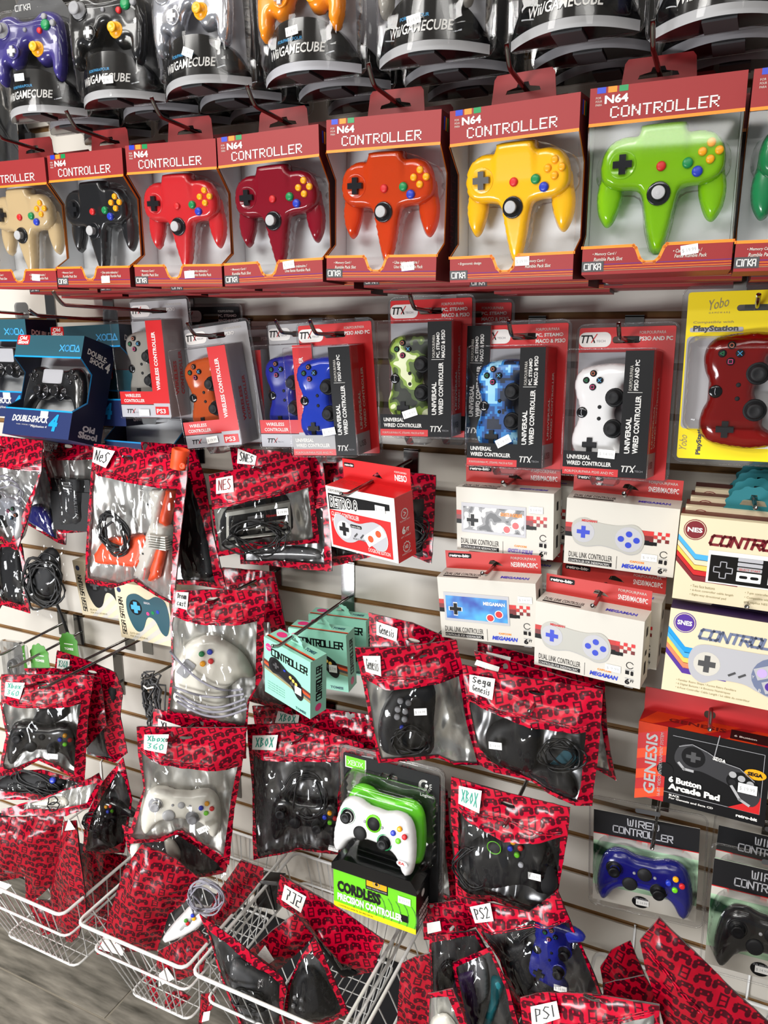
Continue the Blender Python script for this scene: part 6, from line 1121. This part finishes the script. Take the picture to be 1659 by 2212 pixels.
button(t, *K('b9', 'bl')[0], 4, 'blue', -12, 4); coil(t, (K('b9', 'bl')[0][0]+14, K('b9', 'bl')[0][1]-22), 26, 5, 'cable_black', -.014, 1.8, 2)
bag('b12', 'rear red pouch behind the black cable pouch, upper right', B=8); bag('b12c', 'middle red pouch header just behind the black cable pouch', B=8, hole=False)
r, M, s = bag('b11', 'red pouch with a black adapter and loops of cable', ['Sega', 'Genesis'], inner='bag_silver_shade', B=22, prices=('14.99',)); t = blob('b11', 'blob', 'rounded black pad with looped cable in a pouch', 'game_controller', 'controller', 'softblack', 14, 18); coil(t, K('b11', 'cc')[0], 27, 5, 'cable_black', -.012, 1.7, 4); blob('b11', 'blob2', '', 'plug', '', 'softblack', 9, 8, root=t)
mb = MB(); mb.prism([(a/1000, b/1000) for a, b in K('b11', 'tl')][::-1], -.006, -.003, 'teal'); mb.build('tag_card', t)
bag('b14', 'dark red pouch with grey and black pads, right behind the black pad pouch', ['X360'], 'pengreen', inner='bag_silver_shade', B=12); blob('b14', 'blob', 'grey pad low in the dark red pouch', 'game_controller', 'controller', 'p_grey', 9); blob('b14', 'blob2', 'black battery case in the dark red pouch', 'battery_case', 'battery', 'softblack', 7)
bag('b14b', 'red pouch edge peeking above the black pad pouch', B=8)
r, M, s = bag('b13', 'red pouch with a black pad and headset, left side', ['Xbox', '360'], 'pengreen', B=24, prices=('24.99',)); x, z = K('b13', 'pad')[0]; c = controller('xb', 'black pad with orange, blue and red buttons in the left pouch', M @ Matrix.Translation((x/1000, .004, z/1000)) @ Matrix.Rotation(radians(6), 4, 'Y'), 'p_black', None, '3', 'softblack', .98); blob('b13', 'hs', '', 'ear_cup', '', 'softblack', 10, 10, .004, root=thing('headset', 'black headset lying above the black pad in the left pouch', 'headset', M))
bag('b19', 'red pouch header above the green-tagged black pad pouch', ['XBOX'], 'pengreen', B=8, hole=False); bag('b16', 'red pouch header just above the white pad pouch', ['Xbox'], 'penblack', B=8)
r, M, s = bag('b15', 'red pouch with a white pad, centre left', ['Xbox', '360'], 'pengreen', B=30, prices=('24.99',)); x, z = K('b15', 'pad')[0]; c = controller('xb', 'white pad with grey sticks in the centre left pouch', M @ Matrix.Translation((x/1000, .002, (z-4)/1000)) @ Matrix.Rotation(radians(7), 4, 'Y'), 'p_pale', None, '360', 'grey', 1.0)
r, M, s = bag('b17', 'red pouch with a black pad and green-inked tag, left of the large clear pack', ['XBOX'], 'pengreen', inner='bag_silver_shade', B=24, prices=('14.99',)); x, z = K('b17', 'pad')[0]; c = controller('xb', 'large black pad with cable left of the clear pack', M @ Matrix.Translation((x/1000, .004, z/1000)), 'p_black', None, 's', 'softblack', 1.05); coil(c, (0, 50), 36, 5, 'cable_black', -.012, 1.8, 6, 1.3)
bag('b18', 'dark red pouch behind the large clear pack', ['XBOX'], 'pengreen', B=12)
r, M, s = bag('b20', 'red pouch with a dull black pad and green ring, right of the clear pack', ['XBOX'], 'pengreen', inner='bag_silver_shade', B=24, prices=('16.99',)); t = blob('b20', 'blob', 'dull black pad with a green ring in a pouch', 'game_controller', 'controller', 'p_grey', 15, 20)
t.children[0].data.materials[0] = MATS['softblack']
for (x, z), c in zip(K('b20', 'btn'), ('amber', 'red', 'limegreen', 'blue')): button(t, x, z, 4.6, c, -15, 4)
x, z = K('b20', 'bl')[0]; mb = MB(); mb.tube([((x+11*cos(a))/1000, -.0165, (z+11*sin(a))/1000) for a in np.linspace(0, 2*pi, 25)[:-1]], .0008, 'limegreen', 6, True); mb.build('guide_ring', t); button(t, *K('b20', 'bs')[0], 4.5, 'lightgrey', -14.5, 4); coil(t, K('b20', 'cc')[0], 30, 3, 'cable_black', -.008, 1.6, 9, 1.4)
bag('b21b', 'dark red pouch below the large clear pack, white tag at its side', B=8, hole=False)
r, M, s = bag('b21', 'red pouch with a deep blue pad and thick cable, lower right', ['PS2'], inner='bag_silver_shade', B=22, prices=('14.99',)); x, z = K('b21', 'ps')[0]; c = controller('ps', 'deep blue twin-stick pad in the lower right pouch', M @ Matrix.Translation((x/1000-.014, .006, z/1000+.004)) @ Matrix.Rotation(radians(-80), 4, 'Y'), 'p_blue_soft', None, None, 'p_blue_soft', .8); coil(c, (0, 30), 40, 5, 'cable_black', -.004, 1.8, 7); blob('b21', 'blob', 'black adapter beside the deep blue pad', 'adapter', 'adapter', 'softblack', 8)
bag('b25', 'clear-fronted pouch with a black oval set, left of the deep blue pad', inner='bag_silver_shade', B=14, hole=False); blob('b25', 'oval', 'black oval headset in the clear-fronted pouch', 'headset', 'headset', 'gloss_black', 9, 10); blob('b25', 'blob', 'plum memory pack under the oval headset', 'memory_pack', 'accessory', 'plum', 7)
bag('b26', 'narrow clear-fronted pouch with teal and plum cases', inner='bag_silver_shade', B=14, hole=False); blob('b26', 'blob', 'plum case in the narrow pouch', 'game_case', 'accessory', 'plum', 7, smooth=False); blob('b26', 'tl', 'teal see-through case in the narrow pouch', 'game_case', 'accessory', 'tealcard', 9); blob('b26', 'blob2', 'grey card insert beside the teal case', 'card_insert', 'accessory', 'p_grey', 7)
bag('b27', 'small clear-fronted pouch at the bottom with white cable', B=12, hole=False); t = blob('b27', 'blob', 'pale cable bundle in the small bottom pouch', 'cable_bundle', 'cable', 'p_pale', 7)
bag('b28', 'red printed pouch back hanging at the fourth basket, narrow', back=True)
bag('b22', 'red pouch with silver window at the very bottom', ['PS1'], B=22)
bag('b24', 'crumpled red pouch back between the deep blue pad and the tall pouch', back=True); bag('b24b', 'folded red pouch back below the crumpled one', back=True)
r, M, s = bag('b23', 'tall red pouch leaning right with its closure showing', back=True, B=34); (a, b), (c, d) = K('b23', 'zip1'); mb = MB()
for o in (0, 3.2): mb.tube([((a+(c-a)*t+o)/1000, -(s(a+(c-a)*t+o, b+(d-b)*t+o)+.4)/1000, (b+(d-b)*t+o)/1000) for t in np.linspace(0.04, 1, 14)], .0011, 'bag_red', 6)
mb.uv = [(v[0]*1000, v[2]*1000) for v in mb.v]; mb.build('zip_seal', r)
bag('b0', 'dark red pouch at the left edge, black contents', inner='bag_silver_shade', B=12); blob('b0', 'blob', 'black case in the left edge dark pouch', 'game_case', 'accessory', 'softblack', 8)
bag('poly', 'plain clear poly bag with black parts', clear=True, B=16, group='plain clear bags'); tt = blob('poly', 'blob', 'black plastic part with cable in the plain clear bag', 'plastic_part', 'accessory', 'softblack', 8, 20); coil(tt, tuple(np.mean(K('poly', 'blob'), 0)), 34, 9, 'cable_black', -.004, 2.4, 17, 1.5)
for k, l, y in (('b1', 'peg hook for the left edge pouch', -.22), ('b2', 'peg hook for the black box pouch', -.16), ('b3', 'peg hook for the light gun pouch', -.215), ('b5', 'peg hook for the brick pad pouch', -.19), ('b8', 'peg hook for the cream pad pouch', -.225), ('b9', 'peg hook for the six-button pad pouch', -.24), ('b11', 'peg hook for the looped cable pouch', -.24), ('b13', 'peg hook for the left black pad pouch', -.29), ('b15', 'peg hook for the white pad pouch', -.28), ('b17', 'peg hook for the green-tagged black pad pouch', -.15), ('b20', 'peg hook for the green ring pad pouch', -.235), ('b14', 'peg hook for the dark red pouch with grey pad', -.3)):
    hk(k, l, y, z=np.array(K(k, 'o'))[:, 1].max()-(22 if k not in ('b11', 'b20') else 44), dark=k not in ('b5', 'b9', 'b14'))

# ================================================================== wire baskets
def basket(label, x0, x1):
    r = thing('wire_basket', label, 'basket', Matrix.Translation(((x0+x1)/2, 0, .2)), 'white wire baskets along the floor'); w = (x1-x0)/2; k = 'white_wire'
    yf, zr, tb, yb = -.365, .2, .055, -.3
    def ring(z, ins, yfr, rad, name):
        mb = MB(); pts = [(a, b) for a, b in rrect(-w+ins, yfr, w-ins, -.012, .016, 3)]; mb.tube([(a, b, z) for a, b in pts], rad, k, 8, True); return mb.build(name, r)
    ring(zr, 0, yf, .0034, 'rim'); ring(zr-.07, .014, yf+.018, .0026, 'lower_ring'); ring(0.0, tb, yb, .0026, 'base_ring')
    mb = MB(); n = max(3, int(round(2*w/.026)))
    for i in range(1, n):
        u = -1+2*i/n; mb.tube([(u*w, yf, zr), (u*(w-tb), yb, 0), (u*(w-tb), -.014, 0), (u*w, -.012, zr)], .0014, k, 5)
    mb.build('front_wires', r); mb = MB()
    for i in range(1, 9):
        y = -.012+(yf+.012)*i/9; y2 = -.014+(yb+.014)*i/9; mb.tube([(-w, y, zr), (-w+tb, y2, 0), (w-tb, y2, 0), (w, y, zr)], .0014, k, 5)
    mb.build('side_wires', r); mb = MB()
    for s in (-.6, .6):
        mb = MB(); mb.tube([(s*w, -.012, zr), (s*w, -.004, zr+.006), (s*w, -.002, slat_z(.4)-.2-.004), (s*w, .004, slat_z(.4)-.2-.002)], .0024, k, 6); mb.build('wall_hook', r)
    return r
for l, a, b in (('white wire basket at the far left of the row', -1.405, -1.085), ('second white wire basket from the left', -1.045, -.785), ('third white wire basket from the left', -.77, -.475), ('fourth white wire basket from the left', -.44, -.15), ('white wire basket at the right end of the row', -.125, .19)): basket(l, a, b)

# ================================================================== pouches lying in the baskets
bag('g4', 'pouch with black and blue parts on top of the left basket heap', inner='bag_silver_shade', B=14, hole=False); t = blob('g4', 'blob', 'black part with a blue plug in the left heap', 'game_controller', 'controller', 'softblack', 9); button(t, *K('g4', 'bl')[0], 7, 'blue', -9, 6); coil(t, tuple(np.mean(K('g4', 'blob'), 0)), 50, 6, 'cable_black', -.004, 1.8, 31, .3)
bag('g5', 'pouch with a clear ring and cable on the left basket heap', B=12, hole=False); t = blob('g5', 'blob', 'pale adapter in the left basket heap', 'adapter', 'adapter', 'p_pale', 6); coil(t, K('g5', 'cc')[0], 12, 2, 'cable_black', -.01, 1.4, 3, .8)
bag('g1', 'wide red pouch back filling the left basket', back=True, B=40); bag('g2', 'red pouch back standing upright beside the wide one, left basket', back=True, B=36)
bag('g3', 'pouch with black pad standing behind, between left and second basket', inner='bag_silver_shade', B=22, hole=False); x, z = np.mean(K('g3', 'blob'), 0); c = controller('xb', 'black pad in the standing pouch', pose(K('g3', 'p'), (*K('g3', 'r'), 0)) @ Matrix.Translation((x/1000, .004, z/1000)) @ Matrix.Rotation(radians(-62), 4, 'Y'), 'p_black', None, '3', 'softblack', .82); coil(c, (-30, 40), 30, 4, 'cable_black', -.01, 1.8, 21)
bag('g6', 'dark red pouch low behind the left basket edge', back=True); bag('g7', 'small red pouch low in the left basket', back=True)
bag('h0', 'pouch with a cream pad half hidden under the white pad pouch', inner='bag_silver_shade', B=14, hole=False); t = blob('h0', 'blob2', 'cream pad in the half hidden pouch under the white pad', 'game_controller', 'controller', 'p_pale', 8, 8); blob('h0', 'blob', '', 'grip', '', 'p_pale', 8, 8, root=t)
bag('h1', 'large red pouch back with blank white tag, second basket', back=True, B=40)
bag('h3', 'dark red pouch back at the right side of the second basket', back=True); bag('h4', 'red pouch back with a blank tag low in the second basket', back=True, B=30)
bag('h2', 'clear bag with a white pad and grey cable, second basket', clear=True, B=18, group='plain clear bags'); t = blob('h2', 'pale', 'white pad with red and blue buttons in the clear bag', 'game_controller', 'controller', 'p_white', 11, 12)
for (x, z), c in zip(K('h2', 'btn'), ('leafgreen', 'blue', 'amber', 'red')): button(t, x, z, 3.6, c, -10.5, 3)
coil(t, K('h2', 'cc')[0], 26, 6, 'cable_grey', -.006, 1.6, 11, 1.2)
bag('h5', 'thin red pouch corner poking through the second basket', back=True, step=5); bag('h6', 'red pouch corner under the second basket', back=True, step=5); bag('h7', 'red pouch corner with a white tag under the second basket', back=True, step=5)
t = thing('plastic_case', 'clear black-rimmed plastic case behind the third basket heap', 'case', pose(K('tray', 'p'))); mb = MB(); o = K('tray', 'o'); mb.prism([(a/1000, b/1000) for a, b in o][::-1], -.002, .03, 'gloss_black'); mb.build('body', t); mb = MB(); mb.tube([(o[0][0]/1000, -.004, o[0][1]/1000), (o[1][0]/1000, -.004, o[1][1]/1000)], .004, 'p_grey', 8); mb.build('lid_edge', t)
bag('k3', 'red pouch lying diagonal with an upside-down tag, third basket', ['ZJV'], B=22, hole=False); blob('k3', 'blob', 'black pad in the diagonal pouch', 'game_controller', 'controller', 'softblack', 12)
bag('k2', 'small red pouch back with a tiny white tag, third basket', back=True, B=30); bag('k4', 'pouch with a black many-button pad at the front, third basket', inner='bag_silver_shade', B=24, hole=False); t = blob('k4', 'blob', 'black pad with rows of buttons at the third basket front', 'game_controller', 'controller', 'softblack', 13)
for x, z in K('k4', 'btn'): button(t, x, z, 4, 'p_grey', -12, 4)
bag('k1', 'grey-windowed pouch leaning at the left of the third basket', inner='bag_silver_shade', B=26, hole=False); t = blob('k1', 'blob', 'charcoal pad with cable in the leaning pouch', 'game_controller', 'controller', 'p_grey', 14, 18); t.children[0].data.materials[0] = MATS['darkgrey']; coil(t, K('k1', 'cc')[0], 26, 4, 'cable_black', -.016, 2, 12)

# ================================================================== cables and small packs on the left
def cable(label, pts, r=.003, mk='cable_black', plug=None, name='cable'):
    t = thing(name, label, 'cable', Matrix.Translation(pts[0])); P = [Vector(p)-Vector(pts[0]) for p in pts]; fine = []
    for i in range(len(P)-1):
        a, b, c, d = P[max(i-1, 0)], P[i], P[i+1], P[min(i+2, len(P)-1)]
        for j in range(8):
            q = j/8; fine.append(.5*((2*b)+(-a+c)*q+(2*a-5*b+4*c-d)*q*q+(-a+3*b-3*c+d)*q**3))
    mb = MB(); mb.tube(fine+[P[-1]], r, mk, 8); mb.build('wire', t)
    if plug:
        e = P[-1]; mb = MB(); mb.box(e.x-.009, e.x+.009, e.y-.005, e.y+.005, e.z-.032, e.z, 'softblack'); mb.box(e.x-.006, e.x+.006, e.y-.003, e.y+.003, e.z-.044, e.z-.032, 'softblack'); mb.build('plug', t)
    return t
cable('thin black cord hanging down the slat wall below the clear bag', [(-1.41, -.06, .98), (-1.4, -.03, .87), (-1.382, -.02, .78), (-1.372, -.02, .7), (-1.366, -.02, .62)], .0036)
cable('black cable with a flat plug under the indigo pad pack', [(-1.33, -.06, 2.02), (-1.36, -.05, 1.96), (-1.35, -.04, 1.92), (-1.336, -.04, 1.9)], .003, plug=1); cable('second black cable looping at the upper left', [(-1.43, -.07, 2.1), (-1.42, -.07, 1.98), (-1.38, -.06, 1.9), (-1.345, -.06, 1.86), (-1.34, -.06, 1.8)], .003)
cable('grey cable looping at the upper left edge', [(-1.45, -.09, 1.99), (-1.4, -.09, 2.0), (-1.385, -.09, 1.95), (-1.42, -.09, 1.9), (-1.4, -.09, 1.82)], .0034, 'cable_grey'); cable('thick black cable at the upper left corner', [(-1.42, -.1, 2.25), (-1.41, -.1, 2.1), (-1.4, -.1, 1.95), (-1.41, -.1, 1.78)], .006); cable('black cable beside the thick one at the upper left', [(-1.38, -.08, 2.25), (-1.385, -.08, 2.1), (-1.37, -.08, 2.0), (-1.39, -.08, 1.84)], .005)
for i, (x, y, zz, sx, sz) in enumerate(((-1.32, -.05, 2.09, .24, .17), (-1.385, -.045, 1.9, .07, .16))):
    t = thing('adapter_pack', ('wide black adapter pack hanging behind the indigo pad pack', 'narrow black adapter pack hanging at the upper left edge')[i], 'package', Matrix.Translation((x, y, zz))); mb = MB(); mb.prism(rrect(-sx/2, -sz/2, sx/2, sz/2, .012), -.012, .012, 'softblack'); mb.build('body', t); mb = MB(); mb.prism(rrect(-sx/2-.004, -sz/2-.004, sx/2+.004, sz/2+.03, .012), -.0155, -.0145, 'film_thick'); mb.build('clear_sleeve', t)
t = thing('cable_bundle', 'bundle of dark grey cable hanging left of the cream pad pouch', 'cable', Matrix.Translation((-1.07, -.09, .73))); rnd = random.Random(4); mb = MB()
for i in range(11):
    cx, w, top, bot = rnd.uniform(-.012, .012), rnd.uniform(.006, .02), rnd.uniform(.05, .075), -rnd.uniform(.06, .1); mb.tube([(cx+w*cos(a)+.006*sin(2*a), rnd.uniform(-.012, .012), (top+bot)/2+(top-bot)/2*sin(a)) for a in np.linspace(0, 2*pi, 21)[:-1]], .0022, 'darkgrey', 6, True)
mb.build('loops', t); mb = MB(); mb.tube([(-.012, -.014, .042), (0, -.018, .04), (.014, -.012, .044)], .002, 'white', 6); mb.build('tie', t)
hook(-1.07, -.12, .79, 'thin peg hook holding the dark cable bundle', .0, .01)
for i, (x, y, zz) in enumerate(((-1.372, -.12, .79), (-1.345, -.06, .80))):
    t = thing('carded_pack', ('front green scalloped hang card', 'rear green scalloped hang card')[i] + ' at the left edge', 'package', pose((x, y, zz), (10, 0, 0))); mb = MB(); out = [(.024*(1+.09*(j % 4 > 1))*cos(a), .03*(1+.09*(j % 4 > 1))*sin(a)) for j, a in enumerate(np.linspace(0, pi, 22))] + [(-.026, -.035), (.026, -.035)]; mb.prism(out, 0, .001, 'leafgreen'); p = front(mb); p.text('TOMEE', -.012, -.012, .024, .006, 'white', bold=.03); p.rect(-.012, .002, .012, .004, 'white'); mb.build('card', t)
    mb = MB(); mb.box(-.018, .018, -.012, .0, -.075, -.036, 'softblack'); mb.build('product', t)
t = thing('carded_pack', 'clear pack with white breakaway cable card at the left edge', 'package', pose((-1.425, -.14, .79), (12, 0, 0))); mb = MB(); mb.prism(rrect(-.02, -.02, .034, .03, .006), 0, .001, 'offwhite'); p = front(mb); p.text('BREAKAWAY', -.014, .0, .042, .0075, 'ink', bold=.03); p.text('CABLE', -.002, -.012, .024, .0075, 'ink', bold=.03); mb.build('card', t); mb = MB(); mb.prism(rrect(-.036, -.06, .03, .04, .014), -.012, -.002, 'film_thick'); mb.build('clear_shell', t); mb = MB(); mb.tube([(.01*cos(a)-.008, -.006, -.03+.02*sin(a)) for a in np.linspace(0, 2*pi, 17)[:-1]], .003, 'darkgrey', 6, True); mb.build('cable_loop', t)
hook(-1.372, -.2, .805, 'long peg hook carrying the green hang cards', -.012, .004, False); hook(-1.425, -.19, .82, 'long peg hook carrying the clear cable pack', -.012, .004, False)
for i, x in enumerate((-1.255, -.93)): hook(x, -.16, .7-.16*i, ('empty peg hook under the cream boxes', 'empty peg hook left of the white pad pouch')[i], .0, .006)
bpy.context.view_layer.update()
